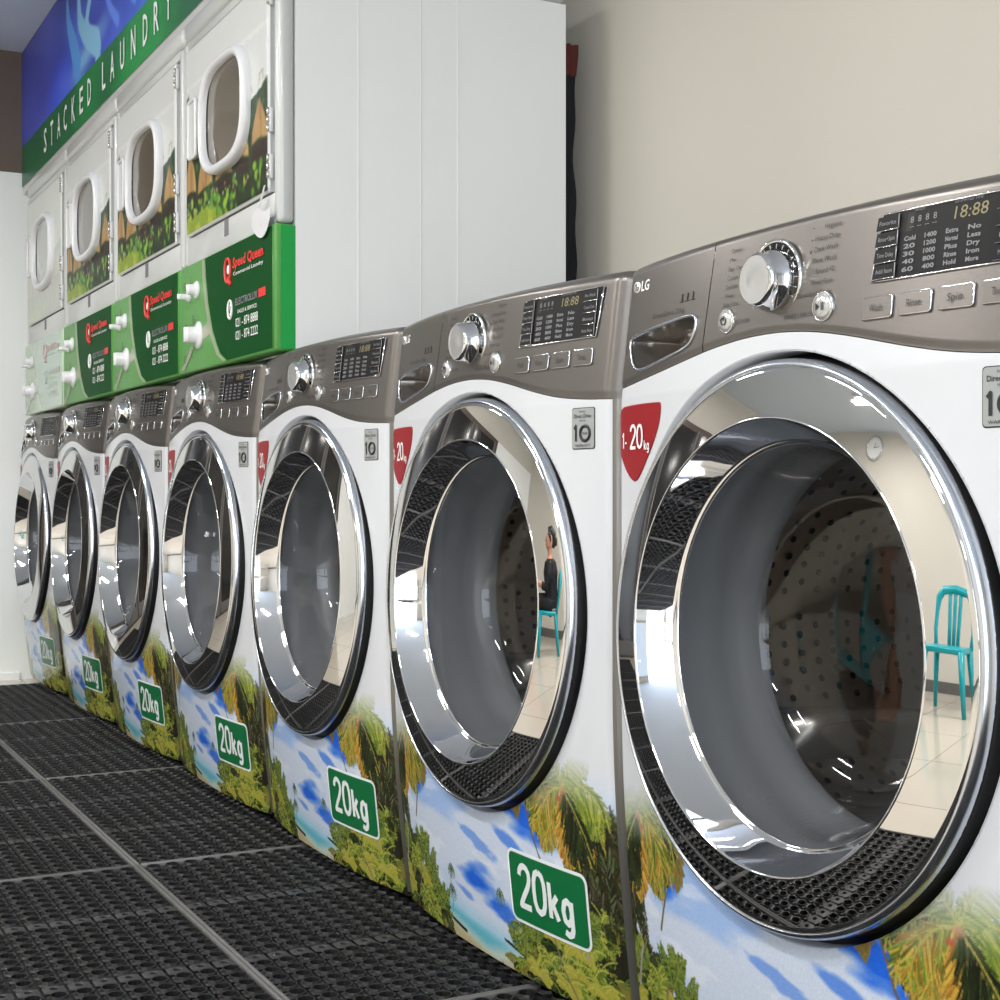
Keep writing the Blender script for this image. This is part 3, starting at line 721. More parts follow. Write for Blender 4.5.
    for k in range(3):
        a = math.radians(95+120*k); bl = MB(); u = Vector((math.cos(a),0,math.sin(a))); t = Vector((-math.sin(a),0,math.cos(a)))
        vs = []; K = 14
        for j in range(K+1):
            y = .165+.29*j/K; h = .055*math.sin(PI*(j/K))**.35; tw = t*(.03*(j/K-.5))
            for q in range(9):
                s = (q/8-.5)*2; vs.append(Vector((0,y,ZD))+u*(Rd-.002-h*(1-abs(s)**1.8))+t*(s*.036)+tw)
        bl.add(vs, [(j*9+q, j*9+q+1, (j+1)*9+q+1, (j+1)*9+q) for j in range(K) for q in range(8)], M['lifter'], True); bl.build('lifter', drum)
    b = MB()
    for k in range(6):
        a = math.radians(15+60*k); u = Vector((math.cos(a),0,math.sin(a)))
        b.tube([Vector((0,.468,ZD))+u*.05, Vector((0,.464,ZD))+u*.12, Vector((0,.464,ZD))+u*.19, Vector((0,.474,ZD))+u*.24], [.012,.010,.008,.004], M['lifter'], 8)
    b.lathe([(.06,.474),(.055,.462),(.03,.456),(0,.455)], M['lifter'], (0,0,ZD), 'y', 32); b.build('drum_spider', drum)
    return root

W_LABELS = {
 7: 'white and taupe front-loading washer nearest the camera, cropped by the right edge',
 6: 'front-loading washer second nearest, whole door visible, person in black mirrored in its chrome ring',
 5: 'front-loading washer third from the right, standing just clear of the green-panelled dryers',
 4: 'front-loading washer under the nearest stacked dryer, fourth from the camera',
 3: 'front-loading washer third from the far white wall, below the second nearest dryer',
 2: 'front-loading washer second from the far white wall, neighbour of the last one',
 1: 'smallest-looking front-loading washer at the far end, right against the white wall',
}
w0 = make_washer()
for k in range(7, 0, -1):
    o = w0 if k == 7 else copy_tree(w0, skip=())
    o.location = (-.7*(7-k), 0, 0); o['label'] = W_LABELS[k]; o['category'] = 'washing machine'; o['group'] = 'front-loading washers in one row'

# ------------------------------------------------------------------ dryers stacked on the far four washers
DZ0, DZ1, DW = ZT+.0048, 1.855, .348
def flat(y0): return lambda x, z: y0
def superell(cx, cz, hw, hh, e=3.0, n=48, taper=0.):
    P = []
    for k in range(n):
        a = 2*PI*k/n; c, s_ = math.cos(a), math.sin(a)
        x = hw*math.copysign(abs(c)**(2/e), c); z = hh*math.copysign(abs(s_)**(2/e), s_)
        P.append((cx+x*(1+taper*z/hh), cz+z))
    return P
HUTS = paint_huts(); HUTS.a = lin_np(np.clip(HUTS.a, 0, 1))
def make_dryer(pale=False):
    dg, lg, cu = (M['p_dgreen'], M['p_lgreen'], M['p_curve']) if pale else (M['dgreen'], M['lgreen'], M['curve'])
    root = thing('stacked_dryer', 'x', 'tumble dryer')
    DB = .672
    b = MB(); b.box(-DW, DW, .036, DB, DZ0, DZ1-.052, M['dryer_side'])
    for y, m in ((.172, 'dryer_side'), (.315, 'white'), (.402, 'dryer_side')):       # folds of the side sheet
        b.box(DW, DW+.0008, y, y+.0022, DZ0, DZ1-.052, M[m])
    b.build('cabinet', root)
    b = MB(); b.rbox(-DW, DW, .0, DB, DZ1-.050, DZ1, M['dryer_white'], .014, 3); b.build('top_cover', root)
    b = MB()
    zf = .550+H0
    b.rbox(-DW, -.313, .0, .035, zf, DZ1-.053, M['dryer_white'], .010, 3); b.rbox(.313, DW, .0, .035, zf, DZ1-.053, M['dryer_white'], .012, 3)
    b.rbox(-.32, .32, .002, .035, DZ1-.075, DZ1-.053, M['dryer_white'], .004, 2); b.rbox(-.32, .32, .002, .035, zf, .6155+H0, M['dryer_white'], .003, 2)
    b.box(-.32, .32, .024, .035, zf, DZ1-.06, M['dryer_white'])
    b.prism([(-.02, .577+H0), (.008, .577+H0), (.008, .614+H0), (-.02, .614+H0)], .0008, .003, M['lblue'])
    b.build('front_frame', root)
    # door with printed film
    dx0, dx1, dz0, dz1 = -.305, .300, .618+H0, DZ1-.080
    nx, nz = 180, 134; vs = []
    for j in range(nz+1):
        for i in range(nx+1):
            x = dx0+(dx1-dx0)*i/nx; z = dz0+(dz1-dz0)*j/nz
            e = min(x-dx0, dx1-x, z-dz0, dz1-z); y = -.006+.005*max(0, 1-e/.008)**2
            vs.append((x, y, z))
    V = np.array(vs); cz = V[:,2]-dz0; colr = HUTS.sample(np.clip((V[:,0]-dx0-.006)/(dx1-dx0-.012)*.6, 0, .6), np.clip(cz-.004, 0, .4))
    white = np.array(lin((.80,.81,.81))); k = np.clip((cz-.34)/.02, 0, 1)[:, None]; colr = colr*(1-k)+white*k
    e = np.minimum.reduce([V[:,0]-dx0, dx1-V[:,0], cz]); k = (e < .004)[:, None]; colr = np.where(k, white, colr)
    light = (colr.min(1) > .72)[:, None]; colr = np.where(light, white, colr)
    if pale: colr = colr*.22+np.array(lin((.84,.86,.84)))*.78  # whitish glare mixed into the picture's colours
    w = nx+1; b = MB()
    b.add(vs, [(j*w+i, j*w+i+1, (j+1)*w+i+1, (j+1)*w+i) for j in range(nz) for i in range(nx)], M['paint'], True); b.cols = np.concatenate([colr, np.ones((len(V),1))], 1)
    d = b.build('door', root)
    b = MB(); b.box(dx0+.002, dx1-.002, -.001, .030, dz0+.002, dz1-.002, M['dryer_white']); b.build('door_back', d)
    wx, wz = .022, .846+H0
    rings = []
    for (hw, hh, y) in ((.167,.129,-.005),(.167,.129,-.016),(.163,.125,-.0245),(.157,.119,-.027),(.150,.112,-.0255),(.147,.109,-.018),(.146,.108,-.010)):
        rings.append([(x, y, z) for x, z in superell(wx, wz, hw, hh, 3.1, 64)])
    b = MB(); n = 64; b.add([p for r_ in rings for p in r_], [(k*n+i, k*n+(i+1) % n, (k+1)*n+(i+1) % n, (k+1)*n+i) for k in range(len(rings)-1) for i in range(n)], M['white'], True)
    b.build('window_frame', d)
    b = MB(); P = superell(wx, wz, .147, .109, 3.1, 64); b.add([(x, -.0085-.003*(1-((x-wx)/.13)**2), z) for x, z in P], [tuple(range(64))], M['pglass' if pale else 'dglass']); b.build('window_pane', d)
    b = MB(); P = rrect(-.238, -.180, .790+H0, .925+H0, .01, 4); b.prism(P, -.017, -.004, M['dryer_white'])
    b.tube([(x, -.018, z) for x, z in P], .0045, M['white'], 8, closed=True); b.build('pull_handle', d)
    for z in (.645, .74, 1.0):
        b = MB(); b.rbox(.299, .309, -.007, .004, z+H0, z+H0+.050, M['white'], .002, 1)
        for q in range(3): b.lathe([(0,q*.017),(.0035,q*.017),(.0035,q*.017+.014),(0,q*.017+.014)], M['metal'], (.305,-.008,z+H0+.001), 'z', 10)
        b.build('hinge', d)
    # control panel below the door
    cz0, cz1 = DZ0+.002, .548+H0
    cp = MB(); cp.rbox(-DW+.001, DW-.001, -.008, .035, cz0, cz1, lg, .006, 2)
    cp.box(-DW+.006, DW-.0002, .004, .0355, cz0+.004, cz1-.003, M['ggreen'] if not pale else lg)
    c_o = cp.build('control_panel', root)
    F = flat(-.008)
    cur = [(-.135,cz1-.004),(-.128,.50+H0),(-.110,.44+H0),(-.075,.37+H0),(-.02,.315+H0),(.03,cz0+.006)]
    cs = [cur[0]]
    for i in range(60):
        t = (i+1)/60*(len(cur)-1); k = min(int(t), len(cur)-2); f = t-k; cs.append((cur[k][0]*(1-f)+cur[k+1][0]*f, cur[k][1]*(1-f)+cur[k+1][1]*f))
    xr = DW-.008
    b = MB(); n = len(cs)
    def band(off0, off1, e, m):
        vs = [(x+off0, -.008-e, z) for x, z in cs]+[((x+off1) if off1 is not None else xr, -.008-e, z) for x, z in cs]
        b.add(vs, [(i, n+i, n+i+1, i+1) for i in range(n-1)], m)
    band(-.030, -.008, .0006, cu); band(-.008, .0, .0008, lg); band(0, None, .0010, dg)
    b.add([(-.17,-.00875,.375+H0),(-.10,-.00875,.408+H0),(-.075,-.00875,.37+H0),(-.17,-.00875,.355+H0)], [(0,3,2,1)], cu)
    b.add([(-.35+.01,-.00875,cz0+.01),(-.25,-.00875,.35+H0),(-.23,-.00875,.345+H0),(-.31,-.00875,cz0+.008)], [(0,3,2,1)], cu)
    b.tube([(DW-.008, -.0085, cz0+.006), (DW-.008, -.0085, cz1-.004)], .0022, lg, 6)
    b.build('colour_bands', c_o)
    b = MB(); R_, W_, K_ = (M['sqred'], M['wtxt'], M['bk']) if not pale else (mat('glare_red', (.80,.70,.70), .4), M['p_curve'], M['p_curve'])
    lx, lz = .042, .492+H0
    if True:
        qo = [(lx-.0+.020*math.cos(2*PI*k/24), -.0105, lz+.026*math.sin(2*PI*k/24)) for k in range(24)]
        b.tube(qo, .0036, R_, 6, closed=True); b.tube([(lx+.004,-.0105,lz-.018),(lx+.020,-.0105,lz-.034)], .005, R_, 6)
        b.disc((lx,-.0098,lz+.002), .010, W_, n=16)
        put_text(b, 'Speed Queen', .178, .503+H0, .021, R_, F, .0026, .205, bold=.03, shear=.1); put_text(b, '.', .286, .503+H0, .02, R_, F, .0026)
        put_text(b, 'Commercial Laundry', .180, .479+H0, .008, W_, F, .0024, .200)
        b.build('maker_logo', c_o); b = MB(); lz2 = .416+H0
        b.tube([(lx+.015+.014*math.cos(2*PI*k/20), -.0105, lz2-.012+.020*math.sin(2*PI*k/20)) for k in range(20)], .0028, W_, 5, closed=True)
        put_text(b, 'S', lx+.015, lz2-.012, .024, W_, F, .0024, .010)
        put_text(b, 'ELECTROLUX', .170, lz2, .015, M['gtxt'] if not pale else W_, F, .0024, .150, bold=.02); b.add([(.250,-.0100,lz2-.008),(.296,-.0100,lz2-.008),(.296,-.0100,lz2+.010),(.250,-.0100,lz2+.010)], [(0,1,2,3)], R_)
        put_text(b, 'SALES & SERVICE', .175, lz2-.022, .008, W_, F, .0024, .13)
        b.build('dealer_logo', c_o); b = MB()
        put_text(b, '021 - 874 8888', .172, .371+H0, .019, W_, F, .0024, .150); put_text(b, '021 - 874 2222', .172, .343+H0, .019, W_, F, .0024, .150)
    b.build('phone_numbers', c_o)
    b = MB()
    for x, z, ww in ((-.30,.505,.03),(-.25,.515,.015),(-.29,.405,.02),(-.23,.42,.022),(-.22,.41,.02),(-.25,.40,.012),(-.30,.33,.02),(-.22,.36,.02),(-.24,.34,.018)):
        for q in range(3): put_text(b, 'DRY', x, z+H0-q*.007, .0045, M['ktxt'] if not pale else W_, F, .0022, ww*.9)
    b.build('dial_print', c_o)
    for x, z, r, L in ((-.268,.470,.010,.026),(-.205,.480,.017,.022),(-.190,.372,.026,.032)):
        b = MB(); b.lathe([(r*1.25,0),(r*1.25,-.003),(r*1.05,-.006),(r*.75,-.010),(r*.72,-L*.9),(r*.6,-L),(0,-L)], M['white'], (x,-.008,z+H0), 'y', 28)
        b.rbox(x-r*.16, x+r*.16, -.008-L-.004, -.008-L*.5, z+H0-r*.68, z+H0+r*.68, M['white'], .0015, 1)
        b.build('knob', c_o)
    return root
D_LABELS = {0: 'tumble dryer nearest the camera with white side panel, green control panel and torn white tab',
            1: 'green-panelled tumble dryer second from the camera, on the third washer from the far wall',
            2: 'green-panelled tumble dryer between the one painted pale for glare and the second nearest one',
            3: 'tumble dryer with panel and picture painted pale for glare at the far end by the wall'}
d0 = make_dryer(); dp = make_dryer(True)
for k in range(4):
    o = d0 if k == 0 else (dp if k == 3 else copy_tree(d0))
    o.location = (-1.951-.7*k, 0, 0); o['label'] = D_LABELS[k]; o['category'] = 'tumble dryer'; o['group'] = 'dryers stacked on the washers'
# torn tab on the nearest dryer
b = MB(); P = [(-.03,.008),(-.01,.020),(.020,.022),(.055,.004),(.092,.014),(.088,-.012),(.066,-.036),(.040,-.046),(.008,-.038),(-.022,-.018)]
P = chaikin([(x+.248, z+.570+H0) for x, z in P], 2)
b.prism(P, -.0150, -.0138, M['white']); put_text(b, '1', .285, .553+H0, .008, M['gtxt'], flat(-.0152), .0008)
for s_ in (0, 1): b.add([(.252+s_*.004,-.0145,.58+H0),(.262+s_*.004,-.0145,.58+H0),(.300+s_*.002,-.012,.632+H0),(.290+s_*.002,-.012,.632+H0)], [(0,1,2,3)], M['white'])
o = b.build('paper_tab', d0); o['label'] = 'curled white paper tab'

# ------------------------------------------------------------------ banner over the dryers
BZ0 = 1.172+H0; BX0 = -4.575; CEIL = 1.69+H0
cv = paint_banner(); cv.a = lin_np(np.clip(cv.a, 0, 1)); nx, nz = 370, 66; LX = 2.965; HB = CEIL-BZ0-.003
vs = [(BX0+LX*i/nx, .012, BZ0+HB*j/nz) for j in range(nz+1) for i in range(nx+1)]; V = np.array(vs)
w = nx+1; root = thing('wall_banner', 'blue water and green banner reading STACKED LAUNDRY above the dryers', 'banner', (0,0,0))
b = MB(); b.add(vs, [(j*w+i, j*w+i+1, (j+1)*w+i+1, (j+1)*w+i) for j in range(nz) for i in range(nx)], M['paint'], True)
b.cols = np.concatenate([cv.sample(V[:,0]-BX0, V[:,2]-BZ0), np.ones((len(V),1))], 1); b.build('printed_face', root)
b = MB(); b.box(BX0, BX0+LX, .014, .05, BZ0, BZ0+HB, M['dryer_white']); b.box(BX0, BX0+LX, .016, .10, DZ1+.002, BZ0, M['dryer_white']); b.build('backing_board', root)
b = MB()
for ch, u in zip('STACKEDLAUNDRY', (46,52.5,59.5,66,74,82,90,104.5,113,123,134,146,157,169)):
    # position along the wall recovered from where each letter appears
    import math as _m
    f, yaw = 1453.6, _m.radians(27.955); t = (u-500)/f; D = .9823+.011
    s_ = D*(_m.cos(yaw)-t*_m.sin(yaw))/(_m.sin(yaw)+t*_m.cos(yaw)); x = 1.2007-s_
    put_text(b, ch, x, BZ0+.080, .082, M['wtxt'], flat(.011), .001, .050 if ch != 'L' else .044, bold=.012)
b.build('lettering', root)

# ------------------------------------------------------------------ rubber mats
def make_mat(nx, ny, pitch, bands):
    root = thing('rubber_mat', 'x', 'floor mat')
    b = MB(); bd = .007; W, L = nx*pitch, ny*pitch
    hole = M['rubber']
    for i in range(nx):
        for j in range(ny):
            cx, cy = bd+(i+.5)*pitch, bd+(j+.5)*pitch; h = pitch/2; g = .0022
            band = (i in bands)
            N = 10; rr = ((None, .0085), (.0152, .0105), (.0138, .0142), (.0120, .0138), (.0112, .001)) if not band else ((None, .0098), (.0125, .0110), (.0070, .0118), (.0060, .0110), (.0055, .002))
            vs = []
            for r_, z in rr:
                for k in range(N):
                    a = 2*PI*(k+.5)/N; c, s_ = math.cos(a), math.sin(a)
                    if r_ is None:
                        q = 1/max(abs(c), abs(s_)); x, y = h*c*q, (h-g)*s_*q
                        x = math.copysign(min(abs(x), h), x)
                    else: x, y = r_*c*(1.0), r_*s_*.95
                    vs.append((cx+x, cy+y, z))
            fs = [(q*N+k, q*N+(k+1) % N, (q+1)*N+(k+1) % N, (q+1)*N+k) for q in range(4) for k in range(N)]
            b.add(vs, fs, M['rubber_band'] if band else M['rubber'])
    b.box(0, W+2*bd, 0, L+2*bd, .0005, .0012, M['subfloor'])
    grid = b.build('perforated_field', root)
    b = MB()
    for (x0, x1, y0, y1) in ((0, W+2*bd, 0, bd), (0, W+2*bd, L+bd, L+2*bd), (0, bd, bd, L+bd), (W+bd, W+2*bd, bd, L+bd)):
        b.rbox(x0, x1, y0, y1, .0005, .0135, M['rubber_edge'], .002, 1)
    b.build('border', root)
    return root
pitch = .0353
proto = make_mat(26, 17, pitch, (8, 17)); MW, ML = 26*pitch+.014, 17*pitch+.014
k = 0
rows = [(-.305, 'inner', 'against the washers'), (-.305-ML-.001, 'outer', 'one row out from the washers')]
names = ['sixth', 'fifth', 'fourth', 'third', 'second', 'first']
first = True
for ry, nm, wh in rows:
    for c_ in range(7):
        x0 = -1.530+(MW+.001)*(c_-3.0)
        if x0 < -4.57: x0 = -4.57
        o = proto if first else copy_tree(proto); first = False
        if c_ == 0: x0 = -1.530-3*(MW+.001)
        o.location = (x0, ry, 0)
        where = ['at the far white wall', 'second from the far white wall', 'in front of the third washer from the wall', 'in the bottom left foreground', 'in front of the second nearest washer', 'in front of the nearest washer', 'at the near end of the row'][c_]
        o['label'] = 'black perforated rubber mat, %s row, %s' % (nm, where); o['category'] = 'floor mat'; o['group'] = 'rubber mats laid edge to edge'

# ------------------------------------------------------------------ room shell
XW0, XW1, YW0, YW1 = -4.58, 4.2, -4.1, .80
b = MB(); b.box(XW0-.2, XW1+.2, YW0-.2, YW1+.2, -.1, 0, M['tile']); struct(b.build('floor'))
b = MB(); b.box(XW0-.2, XW1+.2, YW0-.2, YW1+.2, CEIL, CEIL+.1, M['ceil']); struct(b.build('ceiling'))
b = MB(); b.box(XW0-.15, XW1+.15, YW1, YW1+.12, 0, CEIL, M['wall']); struct(b.build('wall_back'))
b = MB(); b.box(XW0-.15, XW0, YW0, YW1, 0, 1.228+H0, M['wallw']); b.box(XW0-.15, XW0, -.75, YW1, 1.228+H0, CEIL, M['wallb']); b.box(XW0-.15, XW0, YW0, -.75, 1.228+H0, CEIL, M['wall']); struct(b.build('wall_left'))
b = MB(); b.box(XW0, XW0+.05, -2.75, -.42, 0, 1.93, mat('added_door_brown', (.30,.24,.20), .4)); dd = struct(b.build('added_dark_door'))  # unseen dark door, added so the far panels and rings reflect something dark
dgl = mat('added_door_glass', (.13,.125,.125), .12)
for ya, yb in ((-2.68, -1.98), (-1.95, -1.22), (-1.19, -.49)):
    b = MB(); b.box(XW0+.05, XW0+.062, ya, yb, .05, 1.87, dgl); b.box(XW0+.05, XW0+.07, ya, ya+.05, .02, 1.89, M['rubber_edge']); b.box(XW0+.05, XW0+.07, yb-.05, yb, .02, 1.89, M['rubber_edge']); b.box(XW0+.05, XW0+.07, ya+.05, yb-.05, .02, .12, M['rubber_edge']); b.build('added_door_leaf', dd)
b = MB(); b.tube([(XW0+.068,-1.245,.95),(XW0+.11,-1.245,.97),(XW0+.11,-1.245,1.25),(XW0+.068,-1.245,1.27)], .010, M['silver'], 8); b.build('added_door_handle', dd)
b = MB(); b.box(XW0-.15, XW1+.15, YW0-.12, YW0, 0, CEIL, M['wall']); struct(b.build('wall_front'))
b = MB(); b.box(XW1, XW1+.12, YW0, -3.2, 0, CEIL, M['wall']); b.box(XW1, XW1+.12, -.5, YW1, 0, CEIL, M['wall']); b.box(XW1, XW1+.12, -3.2, -.5, 2.2, CEIL, M['wall']); struct(b.build('wall_right'))
b = MB(); b.box(XW0, XW1, YW0, YW0+.012, 0, .10, M['rubber_edge']); struct(b.build('baseboard_front'))
b = MB(); b.box(XW0, XW0+.010, YW0+.012, .0, 0, .028, M['wallw']); struct(b.build('baseboard_left'))
for i, (y0, y1) in enumerate(((-3.2, -1.85), (-1.85, -.5))):
    b = MB(); m = M['silver']
    for q in ((y0, y0+.05, 0, 2.2), (y1-.05, y1, 0, 2.2), (y0+.05, y1-.05, 0, .06), (y0+.05, y1-.05, 2.14, 2.2)): b.box(XW1+.02, XW1+.07, *q, m)
    w_ = struct(b.build('window_%d' % (i+1)))
    g = MB(); g.box(XW1+.043, XW1+.048, y0+.05, y1-.05, .06, 2.14, glass_mat('pane', (.96,.98,.97))); g.build('pane', w_)

# dark hanging cloth strip in the gap behind the nearest dryer
root = thing('hanging_cloth', 'dark cloth with a rusty red top hanging behind the nearest dryer', 'cloth', (-1.652,.722,0))
b = MB()
vs = []; K = 30
for j in range(K+1):
    z = 1.02+.72*j/K
    for i in range(7):
        vs.append((.0+.006*math.sin(i*1.7+j*.35)-.02, -.020+i*.006+.003*math.sin(j*.9), z))
b.add(vs, [(j*7+i, j*7+i+1, (j+1)*7+i+1, (j+1)*7+i) for j in range(K) for i in range(6)], M['darkcloth'], True)
b.build('dark_fabric', root)
b = MB(); b.add([(x+.004, y, z) for x, y, z in vs[27*7:31*7]], [(j*7+i, j*7+i+1, (j+1)*7+i+1, (j+1)*7+i) for j in range(3) for i in range(6)], M['redcloth'], True); b.build('red_fabric', root)

# ------------------------------------------------------------------ the side of the room behind the camera, seen in the chrome
def make_chair(loc, rot, label):
    t = thing('plastic_chair', label, 'chair', loc, rot, 'teal plastic chairs')
    m = M['teal']
    b = MB(); b.rbox(-.21, .21, -.20, .21, .405, .450, m, .018, 3); b.build('seat', t)
    for sx in (-1, 1):
        for sy in (-1, 1):
            b = MB(); b.tube([(sx*.185, sy*.175, .425), (sx*.205, sy*.20, .2), (sx*.225, sy*.225, .0)], [.036, .028, .022], m, 8); b.build('leg', t)
    b = MB(); arch = [(-.20,.19,.43),(-.215,.225,.55),(-.205,.25,.68),(-.19,.265,.78),(-.14,.275,.84),(0,.28,.86),(.14,.275,.84),(.19,.265,.78),(.205,.25,.68),(.215,.225,.55),(.20,.19,.43)]
    b.tube(arch, [.022]*3+[.034]*5+[.022]*3, m, 8); b.build('back_frame', t)
    for x in (-.06, 0, .06):
        b = MB(); b.tube([(x*.8,.195,.435),(x*.9,.235,.60),(x,.262,.75),(x,.278,.85)], .020, m, 6); b.build('back_slat', t)
    return t
CH1 = (-1.04, -3.15, PI-.1)
CH2 = (-2.75, -2.95, -2.25)
make_chair((CH1[0], CH1[1], 0), CH1[2], 'empty teal plastic chair mirrored in the nearest washer door')

def skin_obj(name, nodes, edges, m, parent, sub=2):
    me = bpy.data.meshes.new(name); me.from_pydata([n[0] for n in nodes], edges, [])
    o = bpy.data.objects.new(name, me); COL.objects.link(o)
    sk = o.modifiers.new('skin', 'SKIN'); sk.use_smooth_shade = True; sk.branch_smoothing = .4
    lay = me.skin_vertices[0] if me.skin_vertices else None
    if lay is None:
        me.attributes  # skin layer is made with the modifier through ops only
    return o, me
def person():
    t = thing('person', 'person in a black top with dark tied hair sitting on a teal chair', 'person', (CH2[0], CH2[1], 0), CH2[2])
    m = M['skin']
    # body built as one union of tapered swept tubes remeshed into one continuous surface
    bm = MB()
    def tb(p, r, n=14): bm.tube(p, r, m, n)
    tb([(0,.08,.47),(0,.07,.56),(0,.06,.70),(0,.04,.84),(0,.03,.94),(0,.025,1.0)], [.15,.145,.135,.16,.12,.06], 20)
    tb([(0,.025,.97),(0,.01,1.04),(0,-.005,1.10)], [.055,.050,.055])
    tb([(0,-.005,1.06),(0,-.015,1.10),(0,-.01,1.16),(0,.0,1.22),(0,.005,1.26)], [.04,.075,.088,.080,.04], 18)
    tb([(0,-.085,1.175),(0,-.108,1.145),(0,-.085,1.138)], [.010,.014,.010], 8)
    for sx in (-1, 1):
        tb([(sx*.09,.06,.50),(sx*.10,-.15,.52),(sx*.10,-.38,.51),(sx*.10,-.43,.47),(sx*.10,-.42,.30),(sx*.10,-.40,.10),(sx*.10,-.40,.05)], [.09,.085,.065,.060,.055,.038,.035])
        tb([(sx*.10,-.38,.04),(sx*.10,-.46,.035),(sx*.10,-.56,.025)], [.035,.038,.024])
        tb([(sx*.15,.03,.93),(sx*.20,.0,.80),(sx*.205,-.06,.68),(sx*.15,-.20,.70),(sx*.10,-.29,.74)], [.055,.045,.040,.033,.024])
        tb([(sx*.10,-.28,.74),(sx*.095,-.33,.755)], [.026,.030])
        for q in range(4): 
            x = sx*.095+(q-1.5)*.014; L = (.050,.060,.058,.046)[q]; tb([(x,-.33,.755),(x,-.33-L*.6,.765),(x,-.33-L*.8,.748),(x,-.33-L*.7,.733)], [.008,.0075,.007,.006], 8)
        tb([(sx*.095-sx*.026,-.30,.750),(sx*.095-sx*.040,-.335,.765),(sx*.095-sx*.036,-.355,.768)], [.009,.008,.007], 8)
    body = bm.build('body', t)
    md = body.modifiers.new('r', 'REMESH'); md.mode = 'VOXEL'; md.voxel_size = .007; md.use_smooth_shade = True
    sm = body.modifiers.new('s', 'SMOOTH'); sm.iterations = 3
    c = MB(); c.tube([(0,.09,.47),(0,.075,.56),(0,.062,.70),(0,.042,.84),(0,.03,.945),(0,.025,.985)], [.168,.160,.150,.172,.135,.07], M['darkcloth'], 20)
    for sx in (-1, 1): c.tube([(sx*.13,.03,.93),(sx*.20,.0,.80),(sx*.207,-.06,.675),(sx*.17,-.15,.69)], [.072,.060,.054,.048], M['darkcloth'], 14)
    sh = c.build('shirt', t); md = sh.modifiers.new('r', 'REMESH'); md.mode = 'VOXEL'; md.voxel_size = .009; md.use_smooth_shade = True
    c = MB()
    for sx in (-1, 1): c.tube([(sx*.08,.09,.49),(sx*.10,-.10,.52),(sx*.10,-.22,.52)], [.112,.100,.090], M['darkcloth'], 16)
    sh = c.build('shorts', t); md = sh.modifiers.new('r', 'REMESH'); md.mode = 'VOXEL'; md.voxel_size = .009; md.use_smooth_shade = True
    c = MB(); c.tube([(0,-.05,1.245),(0,.01,1.265),(0,.065,1.23),(0,.080,1.17),(0,.075,1.10)], [.060,.075,.072,.062,.04], M['hair'], 16); c.tube([(0,.10,1.20),(0,.135,1.19),(0,.15,1.13)], [.03,.035,.02], M['hair'], 12)
    for sx in (-1, 1): c.tube([(sx*.055,-.03,1.235),(sx*.083,.0,1.20),(sx*.084,.02,1.15)], [.03,.025,.018], M['hair'], 10)
    h = c.build('hair', t); md = h.modifiers.new('r', 'REMESH'); md.mode = 'VOXEL'; md.voxel_size = .008; md.use_smooth_shade = True
    for sx in (-1, 1):
        e = MB(); e.lathe([(0,-.004),(.007,-.003),(.010,0)], M['black'], (sx*.032,-.093,1.172), 'y', 12); e.build('eye', t)
        e = MB(); e.tube([(sx*.086,.0,1.18),(sx*.093,.012,1.165),(sx*.089,.008,1.14)], [.006,.010,.006], M['skin'], 8); e.build('ear', t)
        e = MB(); e.rbox(sx*.10-.045, sx*.10+.045, -.60, -.36, .0005, .022, M['darkcloth'], .01, 2); e.build('sandal', t)
    e = MB(); e.tube([(-.025,-.092,1.112),(0,-.098,1.110),(.025,-.092,1.112)], .005, mat('lips', (.62,.32,.30), .4), 8); e.build('mouth', t)
    return t
person(); c2 = make_chair((CH2[0], CH2[1], 0), CH2[2], 'teal plastic chair under the seated person in black'); c2.scale = (.86,.86,.84)

for o_ in [o for o in COL.objects if o.name == 'person']: o_.scale = (.84,.84,.84)
# wall clock
t = thing('wall_clock', 'oval silver-rimmed wall clock, mirrored at the top of the nearest door ring', 'clock', (-2.75, YW0, 2.2))
b = MB(); b.lathe([(.15,0),(.15,.03),(.138,.04),(.130,.03)], M['silver'], (0,0,0), 'y', 40); b.build('rim', t)
b = MB(); b.lathe([(.131,.028),(0,.028)], M['wtxt'], (0,0,0), 'y', 40)
for k in range(12): a = k*PI/6; b.tube([(.112*math.cos(a),.030,.112*math.sin(a)), (.124*math.cos(a),.030,.124*math.sin(a))], .002, M['bk'], 4)
b.build('face', t)
for a, L in ((1.2, .065), (.2, .09)): b = MB(); b.tube([(0,.033,0), (L*math.cos(a),.033,L*math.sin(a))], .003, M['bk'], 5); b.build('hand', t)

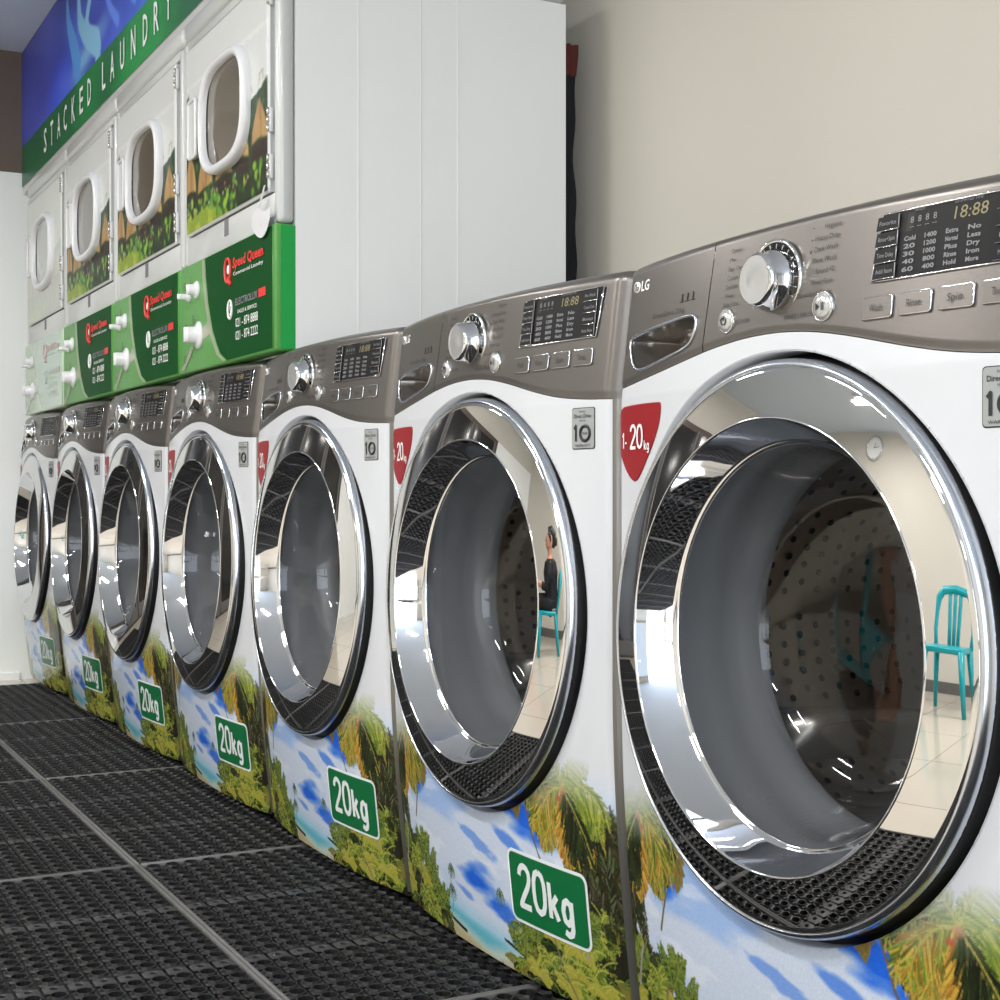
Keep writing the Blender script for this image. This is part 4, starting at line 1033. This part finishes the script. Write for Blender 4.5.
# folding table with white laundry, right of the camera; only mirrored
t = thing('folding_table', 'long pale folding table mirrored in the left of the door rings', 'table', (2.55, -1.9, 0), .15)
b = MB(); b.rbox(-.9, .9, -.38, .38, .72, .75, M['wood'], .006, 2); b.build('tabletop', t)
for sx in (-1, 1):
    for sy in (-1, 1): b = MB(); b.rbox(sx*.84-.02, sx*.84+.02, sy*.33-.02, sy*.33+.02, 0, .72, M['silver'], .004, 1); b.build('leg', t)
cm = [mat('cloth_white', (.92,.91,.88), .8), mat('cloth_blue', (.36,.42,.52), .8), mat('cloth_brown', (.42,.30,.26), .8), mat('cloth_grey', (.55,.57,.60), .8)]
cn = ['white', 'slate blue', 'brown', 'grey']
for k in range(4):
    b = MB(); rr = random.Random(k); x0, y0, w_, d_ = -.72+k*.38, -.22, .30, .40; vs = []; N = 14
    lay = 5
    for L_ in range(lay):
        z = .752+L_*.022; b.rbox(x0+rr.uniform(0,.02), x0+w_-rr.uniform(0,.02), y0+rr.uniform(0,.02), y0+d_-rr.uniform(0,.02), z, z+.021, cm[k], .009, 3)
    o = b.build('folded_cloth'); o.location = t.location; o.rotation_euler = t.rotation_euler; tag(o, 'folded %s laundry piled on the folding table' % cn[k], 'laundry', 'laundry piles on the table')

# ------------------------------------------------------------------ lights
for i, (x, y) in enumerate(((-3.2,-1.6), (-1.3,-1.6), (.6,-1.6), (-2.2,-3.1), (.0,-3.1), (2.3,-1.9))):
    t = thing('ceiling_light', 'x', 'ceiling light', (x, y, CEIL), 0, 'ceiling tube lights')
    t['label'] = 'white ceiling tube light over %s' % ['the mats by the far wall', 'the mats before the middle washers', 'the mats before the nearest washer', 'the seated person', 'the floor behind the camera', 'the folding table'][i]
    b = MB(); b.rbox(-.32, .32, -.05, .05, -.035, -.0005, M['white'], .006, 2); b.build('housing', t)
    b = MB(); b.tube([(-.29,0,-.05),(.29,0,-.05)], .016, M['lamp'], 12); b.build('tube', t)
    L = bpy.data.lights.new('tube_light', 'AREA'); L.shape = 'RECTANGLE'; L.size = .6; L.size_y = .12; L.energy = 30; L.color = (1,.975,.94)
    lo = bpy.data.objects.new('tube_light', L); COL.objects.link(lo); lo.location = (x, y, CEIL-.08)
L = bpy.data.lights.new('daylight', 'AREA'); L.shape = 'RECTANGLE'; L.size = 3.3; L.size_y = 2.0; L.energy = 100; L.color = (.86,.93,1)
lo = bpy.data.objects.new('daylight', L); COL.objects.link(lo); lo.location = (XW1-.03, -2.2, 1.15); lo.rotation_euler = (0, PI/2, 0)
wd = bpy.data.worlds.new('world'); bpy.context.scene.world = wd; wd.use_nodes = True
wd.node_tree.nodes['Background'].inputs[0].default_value = (.75,.85,1,1); wd.node_tree.nodes['Background'].inputs[1].default_value = 1.2

# ------------------------------------------------------------------ camera
cam = bpy.data.cameras.new('camera'); co = bpy.data.objects.new('camera', cam); COL.objects.link(co)
cam.sensor_width = 36; cam.sensor_height = 36; cam.lens = 1453.6/1000*36; cam.clip_start = .05
co.location = (1.2007, -.9823, H0); co.rotation_euler = (PI/2-math.radians(.237), 0, PI/2-math.radians(27.955))
bpy.context.scene.camera = co
bpy.context.scene.view_settings.view_transform = 'Standard'
bpy.context.scene.view_settings.exposure = 0
for v_ in COL.objects: pass
